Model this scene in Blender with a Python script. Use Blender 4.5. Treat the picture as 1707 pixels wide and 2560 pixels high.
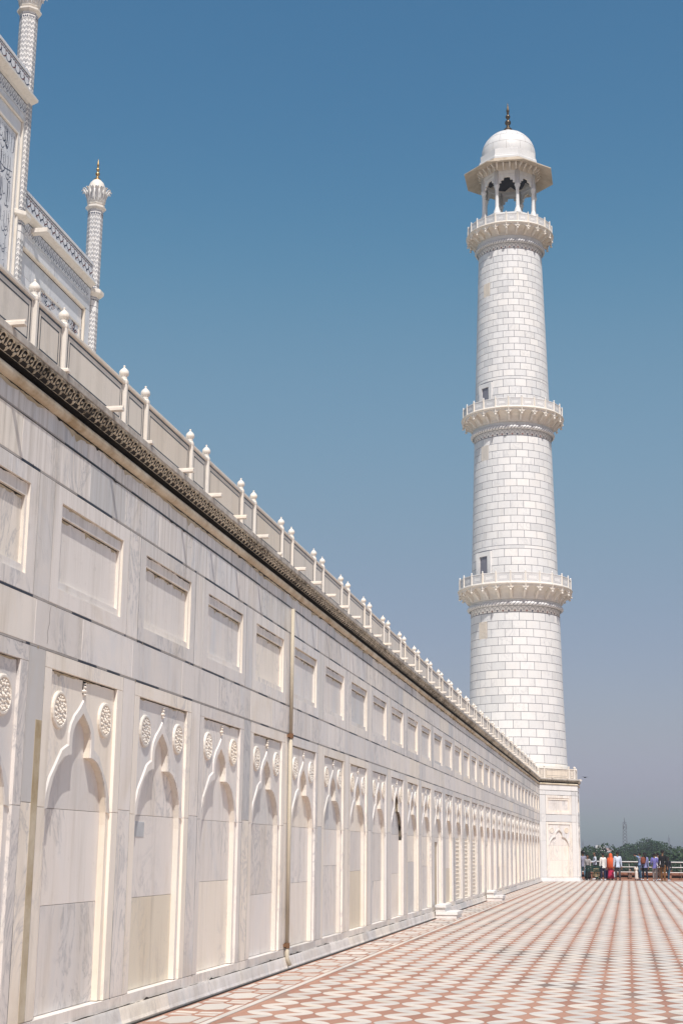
import bpy, math, random
import numpy as np
from mathutils import Vector, Matrix
PI=math.pi
rnd=random.Random(7)
S=bpy.context.scene
for o in list(bpy.data.objects): bpy.data.objects.remove(o)
COL=S.collection

# ------------------------------------------------------------------ camera
CX,CH,F=4.9,1.7,3556.0
d=Vector((1568-853.5,2130-1280,F)).normalized()
u=Vector((0.0105,-1.0,0.0)); u.z=-(u.x*d.x+u.y*d.y)/d.z; u.normalize()
xw=d.cross(u)
# rows of R in world axes
right=Vector((xw.x,d.x,u.x)); down=Vector((xw.y,d.y,u.y)); fwd=Vector((xw.z,d.z,u.z))
cd=bpy.data.cameras.new('camera'); cam=bpy.data.objects.new('camera',cd); COL.objects.link(cam)
M=Matrix.Identity(4)
for i in range(3): M[i][0]=right[i]; M[i][1]=-down[i]; M[i][2]=-fwd[i]
M[0][3],M[1][3],M[2][3]=CX,0,CH
cam.matrix_world=M
cd.sensor_fit='VERTICAL'; cd.sensor_height=36.0; cd.lens=50.0; cd.clip_start=0.1; cd.clip_end=20000
S.camera=cam
# ------------------------------------------------------------------ light
SUN=Vector((0.235,-0.605,1.0)).normalized()
w=bpy.data.worlds.new('World'); S.world=w; w.use_nodes=True
nt=w.node_tree; bg=nt.nodes['Background']
sky=nt.nodes.new('ShaderNodeTexSky'); sky.sky_type='NISHITA'; sky.sun_disc=False
sky.sun_elevation=math.asin(SUN.z); sky.sun_rotation=math.atan2(SUN.x,SUN.y)
sky.air_density=1.0; sky.dust_density=1.7; sky.ozone_density=4.0; sky.altitude=0
SK=0.115   # film response of the sky colour: gentle curves on the physical sky
v1=nt.nodes.new('ShaderNodeVectorMath'); v1.operation='SCALE'; v1.inputs['Scale'].default_value=SK
hs=nt.nodes.new('ShaderNodeRGBCurve')
for ch,pts in ((0,[(0,0),(0.10,0.052),(0.17,0.165),(0.33,0.315),(1,1)]),(1,[(0,0),(0.172,0.170),(0.278,0.300),(0.475,0.375),(1,0.85)]),(2,[(0,0),(0.325,0.328),(0.48,0.435),(0.606,0.465),(1,0.72)])):
    cv=hs.mapping.curves[ch]
    cv.points[0].location=pts[0]; cv.points[1].location=pts[-1]
    for p in pts[1:-1]: cv.points.new(*p)
hs.mapping.extend='EXTRAPOLATED'; hs.mapping.use_clip=False; hs.mapping.update()
v2=nt.nodes.new('ShaderNodeVectorMath'); v2.operation='SCALE'; v2.inputs['Scale'].default_value=1/SK
nt.links.new(sky.outputs[0],v1.inputs[0]); nt.links.new(v1.outputs[0],hs.inputs['Color']); nt.links.new(hs.outputs[0],v2.inputs[0]); nt.links.new(v2.outputs[0],bg.inputs['Color'])
bg.inputs['Strength'].default_value=SK
sd=bpy.data.lights.new('sun','SUN'); sd.energy=4.5; sd.angle=math.radians(0.53); sd.color=(1.0,0.965,0.92)
so=bpy.data.objects.new('sun',sd); COL.objects.link(so); so.rotation_euler=SUN.to_track_quat('Z','Y').to_euler()
S.view_settings.view_transform='Standard'; S.view_settings.look='None'; S.view_settings.exposure=0.06; S.view_settings.gamma=1.0
S.render.engine='CYCLES'

# ------------------------------------------------------------------ materials
def newmat(name,rough=0.6,spec=0.3):
    m=bpy.data.materials.new(name); m.use_nodes=True
    b=m.node_tree.nodes['Principled BSDF']; b.inputs['Roughness'].default_value=rough
    b.inputs['Specular IOR Level'].default_value=spec
    return m,m.node_tree,b
def N(nt,t,**k):
    n=nt.nodes.new(t)
    for a,v in k.items(): setattr(n,a,v)
    return n
def rgba(c): return (c[0],c[1],c[2],1)
def mixc(nt,fac,a,b,mode='MIX'):
    n=N(nt,'ShaderNodeMix',data_type='RGBA',blend_type=mode)
    for s,v in ((0,fac),(6,a),(7,b)):
        if isinstance(v,(int,float)): n.inputs[s].default_value=v
        elif isinstance(v,tuple): n.inputs[s].default_value=rgba(v)
        else: nt.links.new(v,n.inputs[s])
    return n.outputs[2]
def mth(nt,op,a,b=0.0,c=0.0,clamp=False):
    n=N(nt,'ShaderNodeMath',operation=op); n.use_clamp=clamp
    for s,v in enumerate((a,b,c)):
        if isinstance(v,(int,float)): n.inputs[s].default_value=v
        else: nt.links.new(v,n.inputs[s])
    return n.outputs[0]
def ramp(nt,v,pts):
    n=N(nt,'ShaderNodeValToRGB'); e=n.color_ramp.elements
    while len(e)<len(pts): e.new(0.5)
    for i,(p,c) in enumerate(pts):
        e[i].position=p; e[i].color=rgba(c) if isinstance(c,tuple) else (c,c,c,1)
    nt.links.new(v,n.inputs[0]); return n.outputs[0]
def rndval(nt):
    oi=N(nt,'ShaderNodeObjectInfo'); at=N(nt,'ShaderNodeAttribute',attribute_name='tint')
    return mth(nt,'FRACT',mth(nt,'ADD',oi.outputs['Random'],at.outputs['Fac']))
def coords(nt,scale=(1,1,1),rot=(0,0,0),spread=40.0,seed=0.0):
    r=rndval(nt)
    wn=N(nt,'ShaderNodeTexWhiteNoise',noise_dimensions='1D'); nt.links.new(mth(nt,'ADD',r,seed),wn.inputs['W'])
    tc=N(nt,'ShaderNodeTexCoord'); vm=N(nt,'ShaderNodeVectorMath',operation='MULTIPLY_ADD')
    nt.links.new(wn.outputs['Color'],vm.inputs[0]); vm.inputs[1].default_value=(spread,)*3; nt.links.new(tc.outputs['Object'],vm.inputs[2])
    mp=N(nt,'ShaderNodeMapping'); mp.inputs['Scale'].default_value=scale; mp.inputs['Rotation'].default_value=rot
    nt.links.new(vm.outputs[0],mp.inputs[0]); return mp.outputs[0],r
def noise(nt,vec,scale,detail=4,rough=0.55,dist=0.0):
    n=N(nt,'ShaderNodeTexNoise'); n.inputs['Scale'].default_value=scale; n.inputs['Detail'].default_value=detail
    n.inputs['Roughness'].default_value=rough; n.inputs['Distortion'].default_value=dist
    nt.links.new(vec,n.inputs['Vector']); return n.outputs['Fac']
def bump(nt,b,h,st,dist=0.01):
    n=N(nt,'ShaderNodeBump'); n.inputs['Strength'].default_value=st; n.inputs['Distance'].default_value=dist
    nt.links.new(h,n.inputs['Height']); nt.links.new(n.outputs[0],b.inputs['Normal'])

def marble(name,base=(0.85,0.788,0.732),cool=(0.70,0.695,0.70),warm=(0.80,0.70,0.55),vein=(0.33,0.335,0.36),amt=0.9,var=0.24,grime=0.55,scale=1.0,rough=0.42,streak=0.5,wall=False):
    m,nt,b=newmat(name,rough,0.35)
    v,r=coords(nt,(1,1,0.55),(0.25,0.15,0.3))
    n1=noise(nt,v,1.1*scale,6,0.6,1.6)
    cloud=ramp(nt,n1,[(0.42,0.0),(0.68,1.0)])
    n2=noise(nt,v,1.7*scale,5,0.62,2.4)
    ridge=mth(nt,'ABSOLUTE',mth(nt,'SUBTRACT',n2,0.5))
    vn=ramp(nt,ridge,[(0.0,1.0),(0.018,0.45),(0.06,0.0)])
    msk=ramp(nt,noise(nt,v,0.8*scale,2),[(0.48,0.0),(0.62,1.0)])
    r2=mth(nt,'FRACT',mth(nt,'MULTIPLY',r,17.3)); r3=mth(nt,'FRACT',mth(nt,'MULTIPLY',r,53.7))
    c=mixc(nt,mth(nt,'MULTIPLY',cloud,mth(nt,'MULTIPLY',r2,amt)),base,cool)
    c=mixc(nt,mth(nt,'MULTIPLY',ramp(nt,r3,[(0.6,0.0),(1.0,1.0)]),mth(nt,'ADD',mth(nt,'MULTIPLY',n1,0.9),0.1)),c,warm)
    r4=mth(nt,'FRACT',mth(nt,'MULTIPLY',r,131.9))
    c=mixc(nt,mth(nt,'MULTIPLY',ramp(nt,r4,[(0.86,0.0),(0.93,1.0)]),0.55*amt),c,(0.50,0.51,0.52))
    c=mixc(nt,mth(nt,'MULTIPLY',mth(nt,'MULTIPLY',vn,msk),0.6*amt),c,vein)
    # broad soft yellow blotches of iron staining
    vb,_=coords(nt,(1,1,0.5),(0.1,0.0,0.5),seed=9.0)
    c=mixc(nt,mth(nt,'MULTIPLY',ramp(nt,noise(nt,vb,0.9*scale,4,0.6,1.0),[(0.54,0.0),(0.72,1.0)]),0.55*grime),c,(0.62,0.50,0.34))
    # dark elongated flecks in a few slabs
    vf,_=coords(nt,(2.6,2.6,0.9),(0.3,0.0,0.0),seed=3.0)
    fl=ramp(nt,noise(nt,vf,1.4*scale,3,0.5,0.4),[(0.68,0.0),(0.76,1.0)])
    c=mixc(nt,mth(nt,'MULTIPLY',mth(nt,'MULTIPLY',fl,ramp(nt,r2,[(0.45,0.0),(0.8,1.0)])),0.55*amt),c,(0.26,0.27,0.31))
    br=mth(nt,'ADD',1.0-var*0.6,mth(nt,'MULTIPLY',r3,var))
    cc=N(nt,'ShaderNodeCombineColor'); 
    for i in range(3): nt.links.new(br,cc.inputs[i])
    c=mixc(nt,1.0,c,cc.outputs[0],'MULTIPLY')
    # rain streaks and dust, in world space
    g=N(nt,'ShaderNodeNewGeometry'); mp=N(nt,'ShaderNodeMapping'); mp.inputs['Scale'].default_value=(5,5,0.35)
    nt.links.new(g.outputs['Position'],mp.inputs[0])
    st=ramp(nt,noise(nt,mp.outputs[0],1.3,5,0.65),[(0.5,0.0),(0.72,1.0)])
    c=mixc(nt,mth(nt,'MULTIPLY',st,grime*streak),c,(0.42,0.36,0.28))
    if wall:
        sx=N(nt,'ShaderNodeSeparateXYZ'); nt.links.new(g.outputs['Position'],sx.inputs[0])
        mr=N(nt,'ShaderNodeMapRange'); mr.interpolation_type='SMOOTHSTEP'; nt.links.new(sx.outputs['Z'],mr.inputs[0])
        for ii,vv in ((1,3.7),(2,5.45),(3,0.0),(4,1.0)): mr.inputs[ii].default_value=vv
        m2=N(nt,'ShaderNodeMapping'); m2.inputs['Scale'].default_value=(9,9,0.22); nt.links.new(g.outputs['Position'],m2.inputs[0])
        s2=ramp(nt,noise(nt,m2.outputs[0],1.6,5,0.7),[(0.46,0.0),(0.70,1.0)])
        c=mixc(nt,mth(nt,'MULTIPLY',mth(nt,'MULTIPLY',s2,mr.outputs[0]),0.62),c,(0.34,0.28,0.21))
        m3=N(nt,'ShaderNodeMapRange'); m3.interpolation_type='SMOOTHSTEP'; nt.links.new(sx.outputs['Z'],m3.inputs[0])
        for ii,vv in ((1,0.55),(2,0.0),(3,0.0),(4,1.0)): m3.inputs[ii].default_value=vv
        s3=ramp(nt,noise(nt,g.outputs['Position'],3.0,5,0.7),[(0.42,0.0),(0.66,1.0)])
        c=mixc(nt,mth(nt,'MULTIPLY',mth(nt,'MULTIPLY',s3,m3.outputs[0]),0.5),c,(0.40,0.36,0.31))
    sp=ramp(nt,noise(nt,g.outputs['Position'],9.0,4,0.7),[(0.62,0.0),(0.74,1.0)])
    c=mixc(nt,mth(nt,'MULTIPLY',sp,grime*0.5),c,(0.45,0.40,0.34))
    nt.links.new(c,b.inputs['Base Color'])
    bump(nt,b,noise(nt,g.outputs['Position'],14.0,4,0.6),0.25,0.004)
    return m
def plain(name,c,rough=0.6,var=0.15,nscale=8.0,metal=0.0,spec=0.3):
    m,nt,b=newmat(name,rough,spec)
    v,r=coords(nt)
    n=noise(nt,v,nscale,4,0.6)
    f=mth(nt,'ADD',1-var,mth(nt,'MULTIPLY',mth(nt,'ADD',n,mth(nt,'MULTIPLY',r,0.6)),var*1.3))
    cc=N(nt,'ShaderNodeCombineColor')
    for i in range(3): nt.links.new(f,cc.inputs[i])
    nt.links.new(mixc(nt,1.0,c,cc.outputs[0],'MULTIPLY'),b.inputs['Base Color'])
    b.inputs['Metallic'].default_value=metal
    return m
MARBLE=marble('veined marble',wall=True)
MARBLEW=marble('white marble blocks',base=(0.76,0.745,0.725),cool=(0.68,0.68,0.69),warm=(0.75,0.715,0.67),amt=0.6,var=0.13,grime=0.16,scale=0.8)
MARBLEC=marble('cream carved marble',base=(0.79,0.73,0.65),cool=(0.72,0.69,0.65),warm=(0.74,0.64,0.51),amt=0.3,var=0.10,grime=0.5,scale=1.5)
MARBLET=marble('mausoleum marble',base=(0.78,0.775,0.78),cool=(0.60,0.625,0.67),warm=(0.74,0.72,0.68),amt=0.9,var=0.12,grime=0.15,scale=0.45)
BLACK=plain('black marble inlay',(0.035,0.037,0.05),0.35,0.3)
GREY=plain('worn grey inlay',(0.36,0.335,0.315),0.6,0.35)
JOINT=plain('dark joint filler',(0.12,0.11,0.105),0.9,0.3)
INLAYG=plain('slate blue inlay',(0.17,0.17,0.20),0.5,0.3)
NAVY=plain('dark blue stone inlay',(0.05,0.06,0.10),0.45,0.3)
MAROON=plain('jasper red inlay',(0.20,0.085,0.07),0.5,0.3)
BRONZE=plain('weathered bronze',(0.10,0.075,0.05),0.36,0.4,5,0.9)
GOLD=plain('gilded copper',(0.46,0.31,0.14),0.34,0.3,4,0.95)
DARKW=plain('dark painted timber',(0.055,0.055,0.085),0.6,0.4)
WHITEP=plain('white painted metal',(0.72,0.72,0.70),0.4,0.12)
PIPE=plain('aged cream pipe paint',(0.42,0.37,0.29),0.7,0.35,3)
RUST=plain('rusty iron',(0.16,0.085,0.045),0.8,0.5)
def aged(name,a=(0.58,0.49,0.36),bcol=(0.05,0.042,0.032),lo=0.42,hi=0.62,sc=5.0,lay=True):
    m,nt,b=newmat(name,0.75,0.2)
    g=N(nt,'ShaderNodeNewGeometry')
    n=noise(nt,g.outputs['Position'],sc,6,0.7)
    n2=noise(nt,g.outputs['Position'],0.45,3,0.6)
    k=ramp(nt,mth(nt,'ADD',mth(nt,'MULTIPLY',n,0.6),mth(nt,'MULTIPLY',n2,0.4)),[(lo,1.0),(hi,0.0)])
    nt.links.new(mixc(nt,k,a,bcol),b.inputs['Base Color'])
    bump(nt,b,n,0.6,0.01)
    return m
FRIEZE=aged('weathered carved marble',(0.72,0.64,0.50),(0.05,0.04,0.03),0.39,0.54,11.0)
PANEL=marble('beige parapet marble',base=(0.80,0.715,0.61),cool=(0.72,0.67,0.61),warm=(0.66,0.54,0.40),amt=0.4,var=0.14,grime=0.6,scale=0.8)
RECESS=aged('mould blackened marble',(0.060,0.050,0.038),(0.010,0.009,0.009),0.40,0.70,3.0)  # near-black tone for the cornice hollow, footing, joints and grime
TORUSM=aged('honey stained marble',(0.68,0.60,0.47),(0.34,0.24,0.13),0.36,0.60,2.5)
LEDGE=aged('lichen grey marble',(0.56,0.52,0.47),(0.24,0.21,0.18),0.34,0.60,7.0)
EAVE=aged('brown weathered marble',(0.60,0.52,0.42),(0.40,0.32,0.23),0.38,0.62,1.2)
SHADE=plain('painted deep shade',(0.035,0.030,0.026),0.95,0.3)  # near-black colour standing in for deep shade
STAIN=aged('damp stained marble',(0.60,0.53,0.41),(0.36,0.27,0.15),0.36,0.60,2.0)
BEIGE=marble('beige veined marble',base=(0.76,0.68,0.55),cool=(0.68,0.61,0.50),warm=(0.70,0.58,0.40),amt=0.8,var=0.1,grime=1.0)

def sandst(name,c1,c2,c3,rough=0.85):
    m,nt,b=newmat(name,rough,0.15)
    v,r=coords(nt,spread=60)
    g=N(nt,'ShaderNodeNewGeometry')
    r2=mth(nt,'FRACT',mth(nt,'MULTIPLY',r,29.1))
    c=mixc(nt,r2,c1,c2)
    # soot darkened patches with a shape of their own
    pt=noise(nt,g.outputs['Position'],0.22,3,0.55)
    dk=mth(nt,'MULTIPLY',ramp(nt,pt,[(0.50,0.0),(0.60,1.0)]),ramp(nt,mth(nt,'FRACT',mth(nt,'MULTIPLY',r,71.0)),[(0.35,0.0),(0.6,1.0)]))
    c=mixc(nt,mth(nt,'MULTIPLY',dk,0.85),c,c3)
    n=noise(nt,g.outputs['Position'],18,5,0.7)
    c=mixc(nt,mth(nt,'MULTIPLY',n,0.45),c,(0.45,0.36,0.30))
    nt.links.new(c,b.inputs['Base Color']); bump(nt,b,n,0.5,0.006)
    return m
RED=sandst('red sandstone paving',(0.29,0.125,0.082),(0.40,0.205,0.14),(0.10,0.088,0.085))
REDW=sandst('red sandstone wall',(0.26,0.095,0.05),(0.34,0.145,0.075),(0.14,0.07,0.05))
PAVEW=marble('worn marble paving',base=(0.585,0.54,0.49),cool=(0.51,0.50,0.485),warm=(0.56,0.48,0.40),amt=0.3,var=0.26,grime=0.75,scale=2.0,rough=0.6,streak=0.0)
MORTAR=plain('paving mortar',(0.30,0.22,0.17),0.9,0.4,3)

# ------------------------------------------------------------------ mesh builder
class MB:
    def __init__(s): s.v=[]; s.f=[]; s.m=[]; s.t=[]; s.sm=[]; s.mats=[]
    def mi(s,m):
        if m not in s.mats: s.mats.append(m)
        return s.mats.index(m)
    def add(s,vs,fs,m=None,t=0.0,smooth=False):
        o=len(s.v); s.v.extend([tuple(p) for p in vs]); k=s.mi(m) if m else 0
        for f in fs: s.f.append(tuple(i+o for i in f)); s.m.append(k); s.t.append(t); s.sm.append(smooth)
    def box(s,x0,x1,y0,y1,z0,z1,m=None,t=0.0,T=None,bev=0.0):
        if bev>0:
            b=bev
            vs=[]
            for (z,ins) in ((z0,b),(z0+b,0),(z1-b,0),(z1,b)):
                for (x,y) in ((x0+ins,y0+ins),(x1-ins,y0+ins),(x1-ins,y1-ins),(x0+ins,y1-ins)): vs.append((x,y,z))
            fs=[(3,2,1,0),(12,13,14,15)]
            for l in range(3):
                for i in range(4):
                    j=(i+1)%4; fs.append((l*4+i,l*4+j,l*4+4+j,l*4+4+i))
        else:
            vs=[(x0,y0,z0),(x1,y0,z0),(x1,y1,z0),(x0,y1,z0),(x0,y0,z1),(x1,y0,z1),(x1,y1,z1),(x0,y1,z1)]
            fs=[(3,2,1,0),(4,5,6,7),(0,1,5,4),(1,2,6,5),(2,3,7,6),(3,0,4,7)]
        if T: vs=[T@Vector(p) for p in vs]
        s.add(vs,fs,m,t)
    def slab(s,y0,y1,z0,z1,x0,x1,m=None,b=0.004,t=0.0,T=None):
        """vertical slab facing +x with its front arris bevelled"""
        vs=[]
        for (x,i) in ((x0,0),(x1-b,0),(x1,b)):
            for (y,z) in ((y0+i,z0+i),(y1-i,z0+i),(y1-i,z1-i),(y0+i,z1-i)): vs.append((x,y,z))
        fs=[(3,2,1,0),(8,9,10,11)]
        for l in range(2):
            for i in range(4):
                j=(i+1)%4; fs.append((l*4+i,l*4+j,l*4+4+j,l*4+4+i))
        if T: vs=[T@Vector(p) for p in vs]
        s.add(vs,fs,m,t)
    def lathe(s,prof,n=24,m=None,c=(0,0,0),a0=0.0,sharp=False,t=0.0,smooth=True,scal=None,caps=True):
        vs=[]; k=len(prof)
        for (r,z) in prof:
            for i in range(n):
                a=a0+2*PI*i/n; q=r*(1+ (scal(a,z) if scal else 0))
                vs.append((c[0]+q*math.cos(a),c[1]+q*math.sin(a),c[2]+z))
        fs=[]
        for l in range(k-1):
            for i in range(n):
                j=(i+1)%n; fs.append((l*n+i,l*n+j,(l+1)*n+j,(l+1)*n+i))
        if caps and prof[0][0]>1e-4: fs.append(tuple(range(n-1,-1,-1)))
        if caps and prof[-1][0]>1e-4: fs.append(tuple((k-1)*n+i for i in range(n)))
        s.add(vs,fs,m,t,smooth and not sharp)
    def tube(s,pts,r,n=6,m=None,t=0.0,smooth=True):
        pts=[Vector(p) for p in pts]; rs=r if isinstance(r,(list,tuple)) else [r]*len(pts)
        vs=[]
        for i,p in enumerate(pts):
            dr=(pts[min(i+1,len(pts)-1)]-pts[max(i-1,0)]).normalized()
            a=dr.cross(Vector((0,0,1)) if abs(dr.z)<0.9 else Vector((1,0,0))).normalized(); b=dr.cross(a)
            for k in range(n):
                q=2*PI*k/n; vs.append(p+(a*math.cos(q)+b*math.sin(q))*rs[i])
        fs=[]
        for l in range(len(pts)-1):
            for k in range(n):
                j=(k+1)%n; fs.append((l*n+k,l*n+j,(l+1)*n+j,(l+1)*n+k))
        fs.append(tuple(range(n-1,-1,-1))); fs.append(tuple((len(pts)-1)*n+k for k in range(n)))
        s.add(vs,fs,m,t,smooth)
    def prism(s,poly,x0,x1,m=None,t=0.0,T=None,tri=True,back=True):
        """poly in (y,z), counter-clockwise seen from +x; extruded x0..x1"""
        n=len(poly)
        vs=[(x1,y,z) for y,z in poly]+[(x0,y,z) for y,z in poly]
        fs=[tuple(range(n))]
        if back: fs.append(tuple(range(2*n-1,n-1,-1)))
        for i in range(n):
            j=(i+1)%n; fs.append((i,n+i,n+j,j))
        if T: vs=[T@Vector(p) for p in vs]
        s.add(vs,fs,m,t)
    def sweep(s,path,prof,m=None,t=0.0,closed=False,smooth=False):
        """profile (out,z) swept along plan path; outward is to the right of travel"""
        P=[Vector((p[0],p[1])) for p in path]; n=len(P); k=len(prof); vs=[]
        for i in range(n):
            if closed: a=P[i]-P[i-1]; b=P[(i+1)%n]-P[i]
            else:
                a=P[i]-P[i-1] if i>0 else P[1]-P[0]; b=P[i+1]-P[i] if i<n-1 else P[-1]-P[-2]
            a.normalize(); b.normalize()
            na=Vector((a.y,-a.x)); nb=Vector((b.y,-b.x)); mm=(na+nb); mm=mm/(mm.dot(na))
            for (o,z) in prof: vs.append((P[i].x+mm.x*o,P[i].y+mm.y*o,z))
        fs=[]
        for i in range(n if closed else n-1):
            j=(i+1)%n
            for l in range(k-1): fs.append((i*k+l,j*k+l,j*k+l+1,i*k+l+1))
            fs.append((i*k+k-1,j*k+k-1,j*k,i*k))
        if not closed: fs.append(tuple(range(k-1,-1,-1))); fs.append(tuple((n-1)*k+l for l in range(k)))
        s.add(vs,fs,m,t,smooth)
    def mesh(s,name,m=None):
        me=bpy.data.meshes.new(name); me.from_pydata(s.v,[],s.f)
        for q in (s.mats or ([m] if m else [])): me.materials.append(q)
        me.polygons.foreach_set('material_index',s.m); me.polygons.foreach_set('use_smooth',s.sm)
        if any(s.t):
            at=me.attributes.new('tint','FLOAT','FACE'); at.data.foreach_set('value',s.t)
        me.update(); return me
    def build(s,name,m=None,parent=None,**k):
        return place(s.mesh(name,m),name,parent,**k)
def place(me,name,parent=None,loc=None,rz=0.0,mat=None,label=None,kind=None):
    o=bpy.data.objects.new(name,me); COL.objects.link(o)
    if parent is not None: o.parent=parent
    if mat is not None: o.matrix_local=mat
    else:
        if loc: o.location=loc
        if rz: o.rotation_euler=(0,0,rz)
    if label: o['label']=label
    if kind: o['kind']=kind
    return o
def thing(name,label,cat,loc=(0,0,0),rz=0,group=None):
    o=bpy.data.objects.new(name,None); COL.objects.link(o); o.location=loc; o.rotation_euler=(0,0,rz)
    o['label']=label; o['category']=cat
    if group: o['group']=group
    return o
def tag(o,label,cat,group=None):
    o['label']=label; o['category']=cat
    if group: o['group']=group
    return o

# ================================================================== dimensions
P=2.352; YB=11.60; BW=2.0; Y0=84.2; WB=2.1; SO=WB*math.sqrt(2); AX=WB-1.2071*SO; AY=Y0+WB+SO/2
I0,I1=-4,30
YS=YB+P*I0-0.36
ZL=5.83
# ================================================================== ground and terrace
mb=MB(); mb.add([(-9000,-3000,-12),(9000,-3000,-12),(9000,14000,-12),(-9000,14000,-12)],[(0,1,2,3)])
def earth():
    m,nt,b=newmat('scrubby river plain',0.95,0.1)
    g=N(nt,'ShaderNodeNewGeometry'); n=noise(nt,g.outputs['Position'],0.02,6,0.6)
    nt.links.new(ramp(nt,n,[(0.35,(0.06,0.075,0.035)),(0.6,(0.11,0.11,0.06)),(0.8,(0.2,0.17,0.12))]),b.inputs['Base Color']); return m
mb.build('ground',earth())['kind']='structure'
mb=MB(); mb.box(-100,60,-30,97.5,-11.9,-0.006,REDW)
T0=mb.build('terrace_floor'); T0['kind']='structure'
mb=MB(); mb.add([(0,-25,0),(60,-25,0),(60,97.4,0),(0,97.4,0)],[(0,1,2,3)],MORTAR)
mb.build('paving_bed',parent=T0,loc=(0,0,-0.004))
# lattice of the paving
DX,DY=0.3675,0.62; X0=0.855; NX=18
def node(i,j): return (X0+DX*i, 0.02+DY*j+(0.31 if i%2 else 0.0))
TL=[(0.014,0.0),(0.12,0.003),(0.208,0.044),(0.266,0.097),(0.316,0.172),(DX-0.014,0.272),(DX-0.014,0.31),(DX-0.12,0.307),(DX-0.208,0.266),(DX-0.266,0.213),(DX-0.316,0.138),(0.014,0.038)]
def leafmesh(mb,c,up,t,m):
    sg=1 if up else -1
    top=[(c[0]+x-DX/2,c[1]+sg*(y-0.155),0.006) for x,y in TL]
    if not up: top=top[::-1]
    n=len(top); bot=[(p[0],p[1],-0.003) for p in top]
    mb.add(top+bot,[tuple(range(n))]+[(i,n+i,n+(i+1)%n,(i+1)%n) for i in range(n)],m,t)
leafmes=[]
for q in (False,True): mb=MB(); leafmesh(mb,(0,0),q,0,PAVEW); leafmes.append(mb.mesh('marble_tile'))
edges=[]
for i in range(NX):
    for j in range(13,147):
        a=node(i,j)
        for dj in (1,-1):
            bx=a[0]+DX; by=a[1]+0.31*dj
            if by<90.3: edges.append((a[0]+DX/2,(a[1]+by)/2,dj>0))
edges.sort(key=lambda e:(e[1] if (e[1]>13.2+max(0,(2.6-e[0]))*3.5) else 1000+e[1]))
big=edges[:300]; rest=edges[300:]
for e in big:
    place(leafmes[int(e[2])],'marble_tile',T0,loc=(e[0],e[1],rnd.uniform(-0.0012,0.0012)))
mb=MB()
for e in rest: leafmesh(mb,(e[0],e[1]),e[2],rnd.random(),PAVEW)
mb.build('marble_tile',parent=T0,kind='stuff')
# red star cells
def starpoly():
    q=[(0.012,-0.306),(0.0125,-0.274),(0.049,-0.174),(0.099,-0.099),(0.157,-0.047),(0.243,-0.005)]
    out=[Vector(p) for p in q]+[Vector((x,-y)) for x,y in q[::-1]]
    return out+[Vector((-p.x,-p.y)) for p in out]
stp=starpoly()
def starmesh(mb,c,t):
    n=len(stp); top=[(c[0]+q.x,c[1]+q.y,0.003) for q in stp]; bot=[(c[0]+q.x,c[1]+q.y,-0.003) for q in stp]
    mb.add(top+bot,[tuple(range(n))]+[(i,n+i,n+(i+1)%n,(i+1)%n) for i in range(n)],RED,t)
mb=MB(); starmesh(mb,(0,0),0); starme=mb.mesh('sandstone_tile')
cells=[(node(i,j)[0],node(i,j)[1]+0.31) for i in range(1,NX) for j in range(13,146)]
cells.sort(key=lambda e:(e[1] if (e[1]>13.2+max(0,(2.6-e[0]))*3.5) else 1000+e[1]))
for e in cells[:290]: place(starme,'sandstone_tile',T0,loc=(e[0],e[1],rnd.uniform(-0.001,0.001)))
mb=MB()
for e in cells[290:]: starmesh(mb,e,rnd.random())
# edge red half cells / strips
y=8.0
while y<90.3:
    L=rnd.uniform(0.9,1.5); 
    mb.box(0.775,0.855,y,y+L-0.006,-0.003,0.0035,RED,rnd.random()); mb.box(X0+DX*NX,X0+DX*NX+0.07,y,y+L-0.006,-0.003,0.0035,RED,rnd.random()); y+=L
for j in range(13,146):
    for (i,sx) in ((0,1),(NX,-1)):
        nx,ny=node(i,j); h=[(0,0.003),(0.010*sx,0.003),(0.0125*sx,0.036),(0.049*sx,0.136),(0.099*sx,0.211),(0.157*sx,0.263),(0.243*sx,0.305),(0.243*sx,0.315),(0.157*sx,0.357),(0.099*sx,0.409),(0.049*sx,0.484),(0.0125*sx,0.584),(0.010*sx,0.617),(0,0.617)]
        pts=[(nx+a,ny+b,0.003) for a,b in h]
        mb.add(pts,[tuple(range(len(pts))) if sx>0 else tuple(range(len(pts)-1,-1,-1))],RED,rnd.random())
mb.build('sandstone_tile',parent=T0,kind='stuff')
# border strip along the wall: large marble lozenges between small ones
mb=MB(); per=1.24; yy=8.0; wb=MB()
while yy<84.6:
    def pl(pts,m=PAVEW,h=0.006):
        n=len(pts); wb.add([(a,b,h) for a,b in pts]+[(a,b,-0.003) for a,b in pts],[tuple(range(n))]+[(i,n+i,n+(i+1)%n,(i+1)%n) for i in range(n)],m,rnd.random())
    pl([(0.24,yy+0.20),(0.40,yy+0.06),(0.56,yy+0.20),(0.56,yy+0.62),(0.40,yy+0.76),(0.24,yy+0.62)])
    pl([(0.13,yy+0.12),(0.21,yy+0.20),(0.21,yy+0.62),(0.13,yy+0.70)])
    pl([(0.59,yy+0.20),(0.67,yy+0.12),(0.67,yy+0.70),(0.59,yy+0.62)])
    pl([(0.15,yy+0.80),(0.38,yy+0.84),(0.38,yy+0.90),(0.15,yy+0.94)])
    pl([(0.42,yy+0.84),(0.65,yy+0.80),(0.65,yy+0.94),(0.42,yy+0.90)])
    pl([(0.15,yy+1.02),(0.38,yy+0.98),(0.38,yy+1.12),(0.15,yy+1.16)])
    pl([(0.42,yy+0.98),(0.65,yy+1.02),(0.65,yy+1.16),(0.42,yy+1.12)])
    for k in range(2): wb.box(0.69,0.765,yy+k*per/2,yy+(k+1)*per/2-0.005,-0.003,0.0055,PAVEW,rnd.random())
    mb.box(0.085,0.685,yy,yy+per-0.004,-0.003,0.0025,RED,rnd.random()); yy+=per
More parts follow.
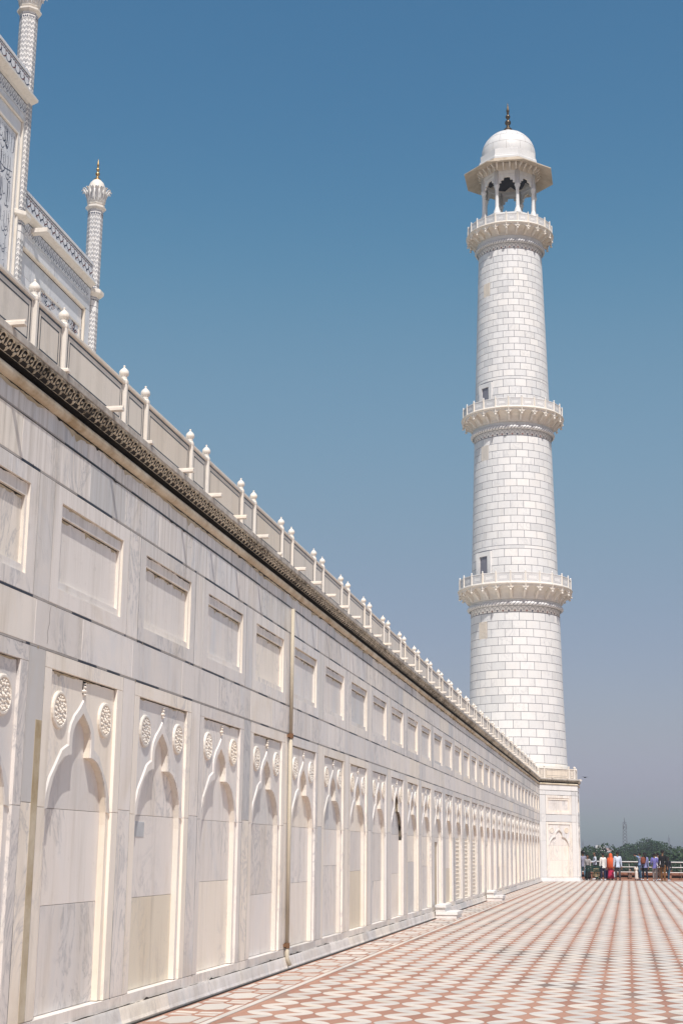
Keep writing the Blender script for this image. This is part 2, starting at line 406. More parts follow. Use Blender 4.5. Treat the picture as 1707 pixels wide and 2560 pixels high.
wb.build('border_marble_tile',parent=T0,kind='stuff'); mb.build('border_sandstone_tile',parent=T0,kind='stuff')
# strip of sandstone north of the pattern, marble kerb line and pale slabs to the right
mb=MB(); xr=X0+DX*NX+0.075
for i in range(-20,60):
    for k in range(7):
        mb.box(i*1.1+0.5*(k%2),i*1.1+0.5*(k%2)+1.094,90.35+k,91.344+k,-0.003,0.004,REDW,rnd.random())
mb.build('sandstone_slab',parent=T0,kind='stuff')
mb=MB(); y=8.0
while y<90.3:
    L=rnd.uniform(1.0,1.6); mb.box(xr,xr+0.13,y,min(y+L,90.3)-0.005,-0.003,0.007,PAVEW,rnd.random()); y+=L
mb.build('marble_kerb_strip',parent=T0,kind='stuff')
mb=MB()
for i in range(0,60):
    y=8.0
    while y<90.2:
        mb.box(xr+0.14+i*0.42,xr+0.14+i*0.42+0.36,y,y+0.56,-0.003,0.006,PAVEW,rnd.random()); y+=0.62
mb.box(xr+0.135,60,8,90.3,-0.003,0.002,RED,0.3)
mb.build('marble_slab',parent=T0,kind='stuff')

# ================================================================== plinth wall
WALL=thing('plinth_wall','long white marble plinth wall with a row of arched niches beside the patterned terrace','wall',(0,0,0))
mb=MB(); mb.box(-96,-0.135,YS,Y0+4.9,0,5.40,JOINT); mb.build('core',parent=WALL)
mb=MB(); mb.box(-96,-0.25,YS,Y0+4.9,5.401,5.829,MARBLEC); mb.build('upper_platform',parent=WALL)
def bp(h=0):  # half arch outline, (dy from centre, z), from spring up to apex, offset outward by h
    return [(0.745+h,0.29),(0.745+h,1.90),(0.735+h,2.02),(0.70+h,2.16),(0.635+h*0.95,2.29),(0.54+h*0.8,2.40),(0.42+h*0.6,2.475+h*0.7),(0.30+h*0.5,2.505+h*0.9),(0.238+h*0.9,2.508+h*0.9),
            (0.242+h*0.9,2.60+h*0.35),(0.237+h*0.92,2.675+h*0.3),(0.212+h*0.85,2.742+h*0.45),(0.158+h*0.65,2.80+h*0.7),(0.075+h*0.38,2.852+h*0.9),(0.0,2.905+h*1.25)]
CY=BW/2
FX=-0.03   # arch slab plane
def ring_faces(a,b,x):  # strip between two polylines of equal length
    n=len(a); return [(x,p[0],p[1]) for p in a]+[(x,p[0],p[1]) for p in b],[(i,i+1,n+i+1,n+i) for i in range(n-1)]
def arch_slab():
    mb=MB(); iy=0.165
    half=bp()
    for sg in (1,-1):
        inner=[(CY+sg*p[0],p[1]) for p in half]
        outer=[]
        for k,p in enumerate(half):
            if k<=1: outer.append((CY+sg*(CY-iy),p[1]))
            else:
                q=(k-1)/(len(half)-2)
                zz=1.90+(3.205-1.90)*min(1,q*1.9); yy=(CY-iy)*(1-max(0,(q-0.526)/(1-0.526)))
                outer.append((CY+sg*yy,zz))
        n=len(inner)
        v,f=ring_faces(inner,outer,FX)
        if sg<0: f=[tuple(reversed(q)) for q in f]
        f=[tuple(reversed(q)) for q in f]
        mb.add(v,f,MARBLE)
        # reveal of the arch
        v=[(FX,p[0],p[1]) for p in inner]+[(-0.09,p[0],p[1]) for p in inner]
        f=[(i,n+i,n+i+1,i+1) for i in range(n-1)]
        if sg>0: f=[tuple(reversed(q)) for q in f]
        mb.add(v,f,MARBLEC)
    return mb
def arch_band():
    mb=MB(); a=bp(); b=bp(0.10); x1=FX+0.014
    for sg in (1,-1):
        A=[(CY+sg*p[0],p[1]) for p in a[2:]]; B=[(CY+sg*p[0],p[1]) for p in b[2:]]; n=len(A)
        B2=[(CY+sg*max(p[0]-0.018,0),p[1]-0.012) for p in b[2:]]
        vs=[(x1,)+p for p in A]+[(x1,)+p for p in B2]+[(FX-0.002,)+p for p in B]+[(FX-0.002,)+p for p in A]
        f=[]
        for i in range(n-1): f+= [(i,i+1,n+i+1,n+i),(n+i,n+i+1,2*n+i+1,2*n+i),(3*n+i,3*n+i+1,i+1,i)]
        f+=[(0,n,2*n,3*n)]
        if sg>0: f=[tuple(reversed(q)) for q in f]
        mb.add(vs,f,MARBLE)
    return mb
def frame_mesh(y0,y1,z0,z1,iy0,iy1,iz0,iz1,xf,xb,m,mr,b=0.004):
    """rectangular picture frame, front at xf, inner reveal back to xb"""
    mb=MB()
    O=[(y0,z0),(y1,z0),(y1,z1),(y0,z1)]; I=[(iy0,iz0),(iy1,iz0),(iy1,iz1),(iy0,iz1)]
    vs=[(xf-b-0.05,)+p for p in O]+[(xf-b,)+p for p in O]+[(xf,O[0][0]+b,O[0][1]+b),(xf,O[1][0]-b,O[1][1]+b),(xf,O[2][0]-b,O[2][1]-b),(xf,O[3][0]+b,O[3][1]-b)]+[(xf,)+p for p in I]
    f=[]
    for i in range(4):
        j=(i+1)%4; f+=[(i,j,4+j,4+i),(4+i,4+j,8+j,8+i),(8+i,8+j,12+j,12+i)]
    mb.add(vs,f,m)
    vs=[(xf,)+p for p in I]+[(xb,)+p for p in I]
    mb.add(vs,[(i,(i+1)%4,4+(i+1)%4,4+i) for i in range(4)],mr)
    return mb
def three_side_frame():  # niche frame: two stiles and a header
    mb=MB(); s=0.165
    mb.slab(0,s,0.288,2.02,-0.13,0,MARBLE,0.003); mb.slab(0,s,2.024,3.215,-0.13,0,MARBLE,0.003)
    mb.slab(BW-s,BW,0.288,2.02,-0.13,0,MARBLE,0.003); mb.slab(BW-s,BW,2.024,3.215,-0.13,0,MARBLE,0.003)
    mb.slab(0,BW,3.218,3.355,-0.13,0,MARBLE,0.003)
    return mb
FRM=three_side_frame().mesh('frame'); SLAB=arch_slab().mesh('arched_niche'); BAND=arch_band().mesh('arch_moulding')
# copies with stained edges
DARKS=SLAB.copy(); DARKS.materials.append(aged('blackened arch edge',(0.42,0.35,0.25),(0.03,0.026,0.02),0.44,0.60,7.0))
for pg in DARKS.polygons:
    if pg.material_index==1 and pg.center.z>2.25 or (pg.material_index==1 and pg.center.y>CY and pg.center.z>1.95): pg.material_index=2
def backs(zj=1.19):
    out=[]
    for (a,b) in ((0.288,zj),(zj+0.004,2.02),(2.024,3.0)):
        mb=MB(); mb.slab(CY-0.75,CY+0.75,a,b,-0.12,-0.09,MARBLE,0.002); out.append(mb.mesh('back_slab'))
    return out
BACKS=backs(); BVAR=[BACKS,backs(1.08),backs(1.30),backs(1.42)]; 
def beige(bm): q=bm.copy(); q.materials[0]=BEIGE; return q
def medallion():
    mb=MB(); r=0.17; n=24
    prof=[(r,0),(r,0.016),(r-0.012,0.024),(r-0.028,0.024),(r-0.034,0.012),(0.001,0.012)]
    vs=[]; 
    for (q,h) in prof:
        for i in range(n): vs.append((h,q*math.cos(2*PI*i/n),q*math.sin(2*PI*i/n)))
    f=[]
    for l in range(len(prof)-1):
        for i in range(n): j=(i+1)%n; f.append((l*n+i,l*n+j,(l+1)*n+j,(l+1)*n+i))
    mb.add(vs,f,MARBLEC)
    def bud(cy,cz,q,h):
        vs=[(0.010,cy+q*math.cos(k*PI/3),cz+q*math.sin(k*PI/3)) for k in range(6)]+[(0.010+h,cy,cz)]
        mb.add(vs,[(k,(k+1)%6,6) for k in range(6)],MARBLEC)
    bud(0,0,0.034,0.026)
    for ring,(rr,cnt,q) in enumerate(((0.055,7,0.022),(0.09,11,0.023),(0.118,15,0.021))):
        for i in range(cnt):
            a=2*PI*i/cnt+ring*0.3; bud(rr*math.cos(a),rr*math.sin(a),q,0.022)
    return mb.mesh('medallion')
MED=medallion()
def budmesh():
    mb=MB(); vs=[]
    for k,(cz,q) in enumerate(((0,0.018),(0.035,0.03),(0.07,0.024),(0.1,0.012))):
        pts=[(0.0,q*math.cos(i*PI/3),cz+q*math.sin(i*PI/3)) for i in range(6)]+[(0.035,0,cz)]
        mb.add(pts,[(i,(i+1)%6,6) for i in range(6)],MARBLEC)
    for sg in (1,-1):
        pts=[(0.0,sg*0.03+0.018*math.cos(i*PI/3),0.03+0.018*math.sin(i*PI/3)) for i in range(6)]+[(0.03,sg*0.03,0.03)]
        mb.add(pts,[(i,(i+1)%6,6) for i in range(6)],MARBLEC)
    return mb.mesh('carved_bud')
BUD=budmesh()
WIN1=frame_mesh(0,BW,3.787,4.868,0.185,BW-0.185,3.935,4.72,0.0,-0.025,MARBLE,MARBLEC).mesh('window_frame')
WIN2=frame_mesh(0.185,BW-0.185,3.935,4.72,0.225,BW-0.225,4.01,4.605,-0.025,-0.055,MARBLE,MARBLEC,0.0).mesh('inner_frame')
mb=MB(); mb.slab(0.21,BW-0.21,4.0,4.62,-0.12,-0.055,MARBLE,0.001); WPAN=mb.mesh('blind_panel')
mb=MB(); mb.box(-0.13,0,0,BW,0.1,0.283,MARBLE,bev=0.002); BASEB=mb.mesh('base_block')
def sl(y0,y1,z0,z1,m=MARBLE,x1=0.0,x0=-0.13,b=0.003):
    mb=MB(); mb.slab(y0,y1,z0,z1,x0,x1,m,b); return mb.mesh('marble_slab')
GAP=P-BW
PIERS=[sl(BW+0.004,P-0.004,0.1,0.283),sl(BW+0.004,P-0.004,0.288,2.05),sl(BW+0.004,P-0.004,2.054,3.355),sl(BW+0.004,P-0.004,3.787,4.868)]
def strips(y0,y1,z0,z1,r,full=0.5,x1=0.0015):
    """run of inlay pieces, some black, some worn grey"""
    mb=MB(); y=y0
    while y<y1-0.01:
        L=min(r.uniform(0.28,0.6),y1-y); m=BLACK if r.random()<full else GREY
        mb.box(-0.13,x1 if m is BLACK else x1-0.001,y,y+L-0.003,z0,z1,m); y+=L
    return mb
SIDE=[]
for v in range(4):
    r=random.Random(v+20); mb=MB()
    for (y,zs) in ((-0.0035,((0.29,1.0),(1.0,2.0),(2.0,3.355),(3.79,4.868))),(BW+0.0005,((0.29,1.1),(1.1,2.3),(2.3,3.355),(3.79,4.868)))):
        for (a,b) in zs:
            mb.box(-0.13,0.001,y,y+0.003,a,b,BLACK if r.random()<0.35 else GREY)
    SIDE.append(mb.mesh('side_inlay'))
HINL=[]
for v in range(5):
    r=random.Random(v+3); mb=MB()
    for (z0,z1,fu) in ((3.3575,3.374,0.38),(3.768,3.7845,0.45),(4.8705,4.888,0.5)):
        q=strips(0,BW,z0,z1,r,fu); o=len(mb.v); mb.v+=q.v; mb.f+=[tuple(i+o for i in f) for f in q.f]; mb.m+=[mb.mi(q.mats[k]) for k in q.m]; mb.t+=q.t; mb.sm+=q.sm
        mb.box(-0.13,0.0,BW+0.003,P-0.003,z0,z1,GREY)
    HINL.append(mb.mesh('inlay_strip'))
def lattice_mesh():
    """pierced screen of hexagons"""
    mb=MB(); y0,y1,z0,z1=CY-0.74,CY+0.74,0.30,2.02
    mb.slab(y0,y1,z0,z1,-0.128,-0.108,BEIGE,0.001)
    p=0.135; hh=p*0.866; row=0; z=z0+0.05
    while z<z1:
        y=y0+0.06+(p/2 if row%2 else 0)
        while y<y1-0.03:
            pts=[(y+0.072*math.cos(a*PI/3+PI/6),z+0.072*math.sin(a*PI/3+PI/6)) for a in range(6)]
            ins=[(y+0.05*math.cos(a*PI/3+PI/6),z+0.05*math.sin(a*PI/3+PI/6)) for a in range(6)]
            vs=[(-0.085,)+q for q in pts]+[(-0.085,)+q for q in ins]+[(-0.115,)+q for q in ins]
            f=[]
            for i in range(6): j=(i+1)%6; f+=[(i,j,6+j,6+i),(6+i,6+j,12+j,12+i)]
            mb.add(vs,f,MARBLEC); y+=p
        z+=hh; row+=1
    return mb.mesh('lattice_screen')
LATT=lattice_mesh()
def bay(parent,T,i,kind=''):
    """all the pieces of one bay; T maps bay space to world"""
    nic=place(SLAB if kind!='dark' else DARKS,'arched_niche',parent,mat=T,label='niche with blackened arch edges' if kind=='dark' else None)
    def sub(me,nm,loc=(0,0,0),**k): return place(me,nm,nic,mat=Matrix.Translation(loc),**k)
    sub(FRM,'frame'); sub(BAND,'arch_moulding')
    if kind!='door':
        for k,bm in enumerate(BVAR[0 if i in (0,1) else (i*7)%4]):
            if kind=='lattice' and k<2: continue
            sub(beige(bm) if (k==0 and parent is WALL and i in (1,6,12,19)) else bm,'back_slab')
    if kind=='lattice': sub(LATT,'lattice_screen',label='stained pierced marble screen filling this niche')
    if kind=='door':
        sub(BACKS[2],'back_slab')
        mb=MB(); mb.slab(CY-0.75,CY-0.42,0.288,2.02,-0.12,-0.09,MARBLE,0.002); mb.slab(CY+0.42,CY+0.75,0.288,2.02,-0.12,-0.09,MARBLE,0.002)
        mb.slab(CY-0.418,CY+0.418,1.9,2.02,-0.12,-0.088,MARBLEC,0.002); sub(mb.mesh('door_surround'),'door_surround')
        mb=MB(); mb.slab(CY-0.41,CY+0.41,0.29,1.89,-0.126,-0.115,STAIN,0.002); sub(mb.mesh('door_leaf'),'door_leaf')
    for sg in (-1,1): place(MED,'medallion',nic,mat=Matrix.Translation((FX,CY+sg*0.57+rnd.uniform(-0.008,0.008),2.885+rnd.uniform(-0.008,0.008)))@Matrix.Rotation(rnd.uniform(0,6.28),4,'X'))
    sub(BUD,'carved_bud',(FX,CY,3.075))
    wn=place(WIN1,'blind_window',parent,mat=T)
    place(WIN2,'inner_frame',wn,mat=Matrix.Identity(4)); place(WPAN,'blind_panel',wn,mat=Matrix.Identity(4))
    place(BASEB,'base_block',parent,mat=T)
    place(HINL[i%5],'inlay_strip',parent,mat=T); place(SIDE[(i*3)%4],'side_inlay',parent,mat=T)
def Ty(y): return Matrix.Translation((0,y,0))
for i in range(I0,I1+1):
    kind='lattice' if i in (13,14,15) else 'door' if i in (11,17) else 'dark' if i==8 else ''
    bay(WALL,Ty(YB+P*i),i,kind)
    if i<I1:
        for me in PIERS: place(me,'marble_slab',WALL,mat=Ty(YB+P*i))
# last piece of wall next to the minaret base
ye=YB+P*I1+BW+0.004
for (a,b) in ((0.1,0.283),(0.288,2.05),(2.054,3.355),(3.36,3.78),(3.787,4.868)): sm=sl(ye,Y0,a,b); place(sm,'marble_slab',WALL)
# course slabs: band between niches and windows, and the two bands above
r=random.Random(5)
for (z0,z1,lmin,lmax) in ((3.3765,3.766,1.1,1.7),(4.890,5.262,1.0,2.1),(5.284,5.462,1.5,2.4)):
    y=YS; cache={}
    while y<Y0:
        L=round(r.uniform(lmin,lmax),1); L=min(L,Y0-y)
        key=round(L,1)
        if key not in cache or abs(key-L)>1e-6: me=sl(0,L-0.005,z0,z1); cache[key]=me if abs(key-L)<1e-6 else cache.get(key,me)
        else: me=cache[key]
        mm=me
        place(mm,'marble_slab',WALL,loc=(0,y,0)); y+=L
mbs=strips(YS,Y0,5.2645,5.2815,r,0.62,0.002); mbs.build('long_inlay_strip',parent=WALL)
# skirt blocks
y=YS; k=0
SKP=[(-0.13,-0.002),(0.062,-0.002),(0.066,0.03),(0.052,0.06),(0.030,0.155),(0.022,0.178),(-0.13,0.180)]
cache={}
while y<Y0-0.01:
    L=min(round(r.uniform(1.3,2.4),1),Y0-y); key=round(L,2)
    if key not in cache:
        mb=MB(); n=len(SKP); vs=[(a,0,b) for a,b in SKP]+[(a,L-0.006,b) for a,b in SKP]
        mb.add(vs,[(i,(i+1)%n,n+(i+1)%n,n+i) for i in range(n)]+[tuple(range(n-1,-1,-1)),tuple(range(n,2*n))],MARBLE); cache[key]=mb.mesh('skirting_block')
    place(cache[key],'skirting_block',WALL,loc=(0,y,0)); y+=L
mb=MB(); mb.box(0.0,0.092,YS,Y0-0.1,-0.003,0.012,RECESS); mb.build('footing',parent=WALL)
# cornice
def cornice(parent,path,closed=False,carve=True):
    def arc(cx,cz,rr,a0,a1,n): # torus section
        return [(cx+rr*math.cos(a0+(a1-a0)*i/n),cz+rr*math.sin(a0+(a1-a0)*i/n)) for i in range(n+1)]
    mb=MB(); mb.sweep(path,[(-0.13,5.402),(-0.13,5.466)][:0]+[(-0.13,5.466)]+arc(0.014,5.514,0.050,-PI/2,PI/2,10)+[(-0.13,5.562)],TORUSM,closed=closed,smooth=False)
    mb.build('torus_moulding',parent=parent)
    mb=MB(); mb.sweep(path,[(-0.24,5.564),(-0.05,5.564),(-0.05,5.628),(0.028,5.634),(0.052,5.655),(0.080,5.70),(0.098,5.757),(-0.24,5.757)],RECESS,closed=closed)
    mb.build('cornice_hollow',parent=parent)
    mb=MB(); mb.sweep(path,[(-0.26,5.759),(0.118,5.759),(0.122,5.765),(0.122,5.822),(0.115,5.830),(-0.26,5.831)],LEDGE,closed=closed)
    mb.build('cornice_ledge',parent=parent)
cornice(WALL,[(0,YS),(0,Y0)])
# torus joints are cut by dark collars
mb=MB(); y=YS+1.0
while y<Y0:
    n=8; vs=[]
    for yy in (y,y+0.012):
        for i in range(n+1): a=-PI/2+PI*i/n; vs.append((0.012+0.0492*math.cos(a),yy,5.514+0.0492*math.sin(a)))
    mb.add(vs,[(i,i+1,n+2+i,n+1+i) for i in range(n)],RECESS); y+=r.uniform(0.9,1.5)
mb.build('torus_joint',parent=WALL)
# carved frieze: one carved piece per bay, sixteen leaves each
def frieze_piece(L,cnt):
    mb=MB(); p=L/cnt
    for k in range(cnt):
        c=(k+0.5)*p
        def blob(y,z,x,ry,rz,h):
            n=7; vs=[(x,y+ry*math.cos(2*PI*i/n),z+rz*math.sin(2*PI*i/n)) for i in range(n)]
            vs+=[(x+h*0.8,y+0.55*ry*math.cos(2*PI*i/n),z+0.55*rz*math.sin(2*PI*i/n)) for i in range(n)]+[(x+h,y,z)]
            mb.add(vs,[(i,(i+1)%n,n+(i+1)%n,n+i) for i in range(n)]+[(n+i,n+(i+1)%n,2*n) for i in range(n)],FRIEZE)
        # pendant leaf with side lobes, looped arch between
        blob(c,5.640,0.045,0.030,0.026,0.030); blob(c,5.618,0.035,0.016,0.016,0.030)
        blob(c-0.035,5.662,0.058,0.018,0.022,0.020); blob(c+0.035,5.662,0.058,0.018,0.022,0.020)
        blob(c,5.690,0.075,0.020,0.020,0.022)
        for sg in (-1,1):
            pts=[(0.060+0.045*q,c+sg*(p/2-0.012-0.02*math.sin(q*PI)),5.645+0.1*q) for q in (0,0.33,0.66,1)]
            mb.tube(pts,0.009,5,FRIEZE)
        pts=[(0.098+0.008*math.sin(q*PI),c-p*0.38+p*0.76*q,5.715+0.028*math.sin(q*PI)) for q in (0,0.25,0.5,0.75,1)]
        mb.tube(pts,0.009,5,FRIEZE)
    mb.box(0.085,0.112,0.002,L-0.002,5.742,5.757,FRIEZE); mb.box(-0.0,0.034,0.002,L-0.002,5.598,5.612,FRIEZE)
    mb.v=[(x,y,5.636+(z-5.598)*0.755) for x,y,z in mb.v]
    return mb.mesh('carved_frieze')
FRZ=frieze_piece(P,16)
y=YS
while y+P<Y0+0.5:
    place(FRZ,'carved_frieze',WALL,loc=(0,y,0)); y+=P
# grime gathered under mouldings and lintels: jagged deposits with their own outline
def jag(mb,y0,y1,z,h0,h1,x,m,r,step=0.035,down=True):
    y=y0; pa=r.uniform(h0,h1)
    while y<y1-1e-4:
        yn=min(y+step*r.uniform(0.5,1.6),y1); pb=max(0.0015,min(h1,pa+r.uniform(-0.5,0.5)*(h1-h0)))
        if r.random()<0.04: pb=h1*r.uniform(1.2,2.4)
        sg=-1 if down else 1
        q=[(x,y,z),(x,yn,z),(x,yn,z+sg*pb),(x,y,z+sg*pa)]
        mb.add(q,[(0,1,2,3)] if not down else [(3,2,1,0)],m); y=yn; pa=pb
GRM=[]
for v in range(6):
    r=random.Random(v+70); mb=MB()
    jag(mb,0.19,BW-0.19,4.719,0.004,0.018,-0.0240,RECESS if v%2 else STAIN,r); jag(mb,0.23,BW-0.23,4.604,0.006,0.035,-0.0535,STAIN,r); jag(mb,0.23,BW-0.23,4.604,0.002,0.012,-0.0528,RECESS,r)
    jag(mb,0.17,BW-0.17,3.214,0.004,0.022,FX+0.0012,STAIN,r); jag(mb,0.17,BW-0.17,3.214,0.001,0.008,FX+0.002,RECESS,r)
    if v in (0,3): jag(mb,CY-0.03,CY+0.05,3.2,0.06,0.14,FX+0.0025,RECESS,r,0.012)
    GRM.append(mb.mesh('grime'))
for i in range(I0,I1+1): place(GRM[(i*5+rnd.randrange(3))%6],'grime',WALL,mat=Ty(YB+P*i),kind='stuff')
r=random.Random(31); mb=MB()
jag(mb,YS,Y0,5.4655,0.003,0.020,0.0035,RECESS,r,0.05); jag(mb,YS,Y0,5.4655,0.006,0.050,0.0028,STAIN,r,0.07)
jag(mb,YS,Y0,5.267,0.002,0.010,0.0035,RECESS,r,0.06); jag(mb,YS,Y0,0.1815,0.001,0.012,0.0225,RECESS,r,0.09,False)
mb.build('grime',parent=WALL,kind='stuff')
place(sl(0.25,0.72,1.80,1.955,MARBLEC,-0.086,-0.12),'patch_slab',WALL,mat=Ty(YB+P),label='small grey repair slab set in the niche back').data.materials[0]=plain('grey repair marble',(0.44,0.45,0.46),0.5,0.3)
# stained slabs and stains of the photograph
mb=MB(); mb.slab(P-0.14,P-0.006,0.29,2.75,-0.128,0.002,STAIN,0.003); place(mb.mesh('stained_slab'),'stained_slab',WALL,mat=Ty(YB-P),label='brown stained narrow marble strip')
# water spouts
mb=MB()
prof=[]
mb.box(0.03,0.232,-0.028,0.028,5.832,5.872,MARBLEC,bev=0.006); mb.box(0.05,0.236,-0.020,-0.0,5.868,5.884,MARBLEC); SPOUT=mb.mesh('water_spout')
mb=MB(); mb.box(0.03,0.142,-0.028,0.028,5.832,5.872,MARBLEC,bev=0.008); STUB=mb.mesh('water_spout')
for i in range(I0,I1+1):
    for k,yy in enumerate((YB+P*i+1.0,YB+P*i+2.176)):
        stub=(i==0 and k==1) or (i==-1 and k==1) or (i==3 and k==0) or (i==9 and k==1)
        if yy<Y0-0.3: place(STUB if stub else SPOUT,'water_spout',WALL,loc=(0,yy,0),label='broken short water spout' if stub else None)
# black drip stains below some cornice joints
mb=MB(); rr=random.Random(9)
for yy in (20.3,27.0,33.6,36.1,42.4,47.9,55.0):
    for k in range(3):
        a=yy+rr.uniform(-0.12,0.12); ln=rr.uniform(0.25,0.75); wd=rr.uniform(0.004,0.011)
        mb.add([(0.0025,a-wd,5.46),(0.0025,a+wd,5.46),(0.0025,a+wd*0.2,5.46-ln)],[(0,2,1)],RECESS if k<2 else STAIN)
mb.build('drip_stain',parent=WALL,kind='stuff')
mb=MB(); rr=random.Random(77)
for i in range(-1,14):
    for q in range(9):   # chips knocked out of slab corners and open joints
        y=YB+P*i+rr.choice([0.0,0.165,BW-0.165,BW,BW+0.17,P]); z=rr.choice([2.022,3.356,3.77,4.88,5.27,3.78,0.285,rr.uniform(0.5,3.2)]); w=rr.uniform(0.004,0.016); h=rr.uniform(0.004,0.022); n=6; ph=rr.uniform(0,6)
        mb.add([(0.0032,y+w*rr.uniform(0.5,1.1)*math.cos(ph+k*PI/3),z+h*rr.uniform(0.5,1.1)*math.sin(ph+k*PI/3)) for k in range(n)],[tuple(range(n))],RECESS if rr.random()<0.5 else STAIN)
for (i,y0,z0,ln) in ((0,0.05,3.76,0.35),(1,1.9,0.27,0.16),(2,0.9,3.75,0.33),(4,0.4,5.25,0.36),(-1,0.8,5.25,0.34),(3,1.3,3.75,0.36)):
    y=YB+P*i+y0; z=z0
    for k in range(7):
        y2=y+rr.uniform(-0.022,0.03); z2=z-ln/7; mb.add([(0.0028,y-0.0022,z),(0.0028,y+0.0022,z),(0.0028,y2+0.0018,z2),(0.0028,y2-0.0018,z2)],[(3,2,1,0)],JOINT); y,z=y2,z2
mb.build('chips_and_cracks',parent=WALL,kind='stuff')

# ================================================================== parapet on the plinth
PAR=thing('marble_parapet','low marble parapet with onion finials running along the top of the plinth wall','parapet',(0,0,ZL))
def post_mesh(h=0.62,r=0.047):
    mb=MB(); mb.lathe([(r*1.15,0),(r*1.15,0.05),(r,0.06),(r,h-0.06),(r*1.1,h-0.045),(r*1.1,h-0.02),(r*0.8,h)],8,MARBLEC,a0=PI/8,sharp=True); return mb.mesh('post')
def fin_mesh(k=1.0):
    mb=MB(); pr=[(0.036,0),(0.040,0.008),(0.030,0.016),(0.036,0.024),(0.030,0.032),(0.046,0.048),(0.053,0.066),(0.050,0.086),(0.038,0.106),(0.022,0.122),(0.011,0.132),(0.008,0.138),(0.013,0.146),(0.011,0.154),(0.001,0.160)]
    mb.lathe([(a*k,b*k) for a,b in pr],20,MARBLEC,scal=lambda a,z:0.03*math.cos(10*a) if 0.035*k<z<0.125*k else 0); return mb.mesh('finial')
POST=post_mesh(); FIN=fin_mesh()
def panel(L):
    mb=MB(); mb.slab(0,L,0,0.548,-0.06,0,PANEL,0.003)
    p=mb.mesh('parapet_panel')
    mb=MB()
    def rect(y0,y1,z0,z1,wd):
        for (a,b,c,e) in ((y0,y1,z1-wd,z1),(y0,y1,z0,z0+wd),(y0,y0+wd*0.7,z0,z1),(y1-wd*0.7,y1,z0,z1)): mb.box(-0.01,0.002,a,b,c,e,BLACK)
    rect(0.035,L-0.035,0.06,0.540,0.017); rect(0.085,L-0.085,0.16,0.478,0.013)
    q=mb.mesh('inlay_line')
    mb=MB(); mb.box(-0.075,0.018,-0.001,L+0.001,0.549,0.597,MARBLEC,bev=0.012); return p,q,mb.mesh('rail')
PL,PSH=panel(P-0.69-0.096),panel(0.69-0.096)
XP=-0.07
def parapet_run(parent,T,n0,n1):
    for i in range(n0,n1):
        base=T@Matrix.Translation((0,P*i,0))
        for yy in (-0.52,0.17):
            po=place(POST,'post',parent,mat=base@Matrix.Translation((XP-0.018,yy,0)))
            place(FIN,'finial',po,mat=Matrix.Translation((0,0,0.615)))
        for (yy,ms) in ((-0.52+0.048,PSH),(0.17+0.048,PL)):
            pa=place(ms[0],'parapet_panel',parent,mat=base@Matrix.Translation((XP,yy,0)))
            place(ms[1],'inlay_line',pa,mat=Matrix.Identity(4)); place(ms[2],'rail',pa,mat=Matrix.Identity(4))
parapet_run(PAR,Ty(YB),I0,I1+1)
mb=MB(); ms=panel(Y0-(YB+P*(I1+1)-0.52)+0.0); pa=place(ms[0],'parapet_panel',PAR,mat=Ty(YB+P*(I1+1)-0.52)@Matrix.Translation((XP,0,0))); place(ms[1],'inlay_line',pa,mat=Matrix.Identity(4)); place(ms[2],'rail',pa,mat=Matrix.Identity(4))

# ================================================================== down pipe
PI_=thing('drain_pipe','cream painted drain pipe fixed upright on the marble wall','pipe',(0.045,20.83,0.0))
mb=MB(); mb.tube([(0,0,5.24),(0,0,3.33)],0.028,10,PIPE); mb.tube([(0,0,3.31),(0,0,0.36)],0.028,10,PIPE); mb.build('pipe',parent=PI_)
for z in (3.33,0.34):
    mb=MB(); mb.lathe([(0.041,-0.035),(0.041,0.035)],12,RUST,c=(0,0,z),sharp=True); mb.box(-0.045,0.0,-0.06,-0.03,z-0.02,z+0.02,RUST); mb.build('pipe_bracket',parent=PI_)
mb=MB(); mb.tube([(0,0,0.31),(0,0,0.17),(0.05,0,0.06)],[0.031,0.031,0.028],10,PIPE); mb.build('outlet',parent=PI_)

# ================================================================== steps
for k,(yy,lab) in enumerate(((37.25,'nearer white marble step pair at the foot of the wall'),(50.95,'farther white marble step pair at the foot of the wall'))):
    t=thing('marble_steps',lab,'steps',(0.068,yy,0),group='small marble steps along the wall')
    mb=MB()
    mb.box(0,0.30,0,1.2,0.095,0.175,MARBLEW,bev=0.004); mb.box(0,0.26,0.02,1.18,0.004,0.092,MARBLEW,bev=0.004); mb.box(0,0.24,0.02,1.18,0.178,0.268,MARBLEW,bev=0.004)
    mb.build('riser_stone',parent=t)
    mb=MB(); mb.box(0,0.26,-0.02,1.22,0.271,0.345,MARBLEW,bev=0.006); mb.build('top_step',parent=t)
    mb=MB(); mb.box(0.262,0.53,0.02,0.6,0.004,0.092,MARBLEW,bev=0.004); mb.box(0.262,0.53,0.604,1.18,0.004,0.092,MARBLEW,bev=0.004); mb.box(0.302,0.55,0,1.2,0.095,0.18,MARBLEW,bev=0.006); mb.build('lower_step',parent=t)

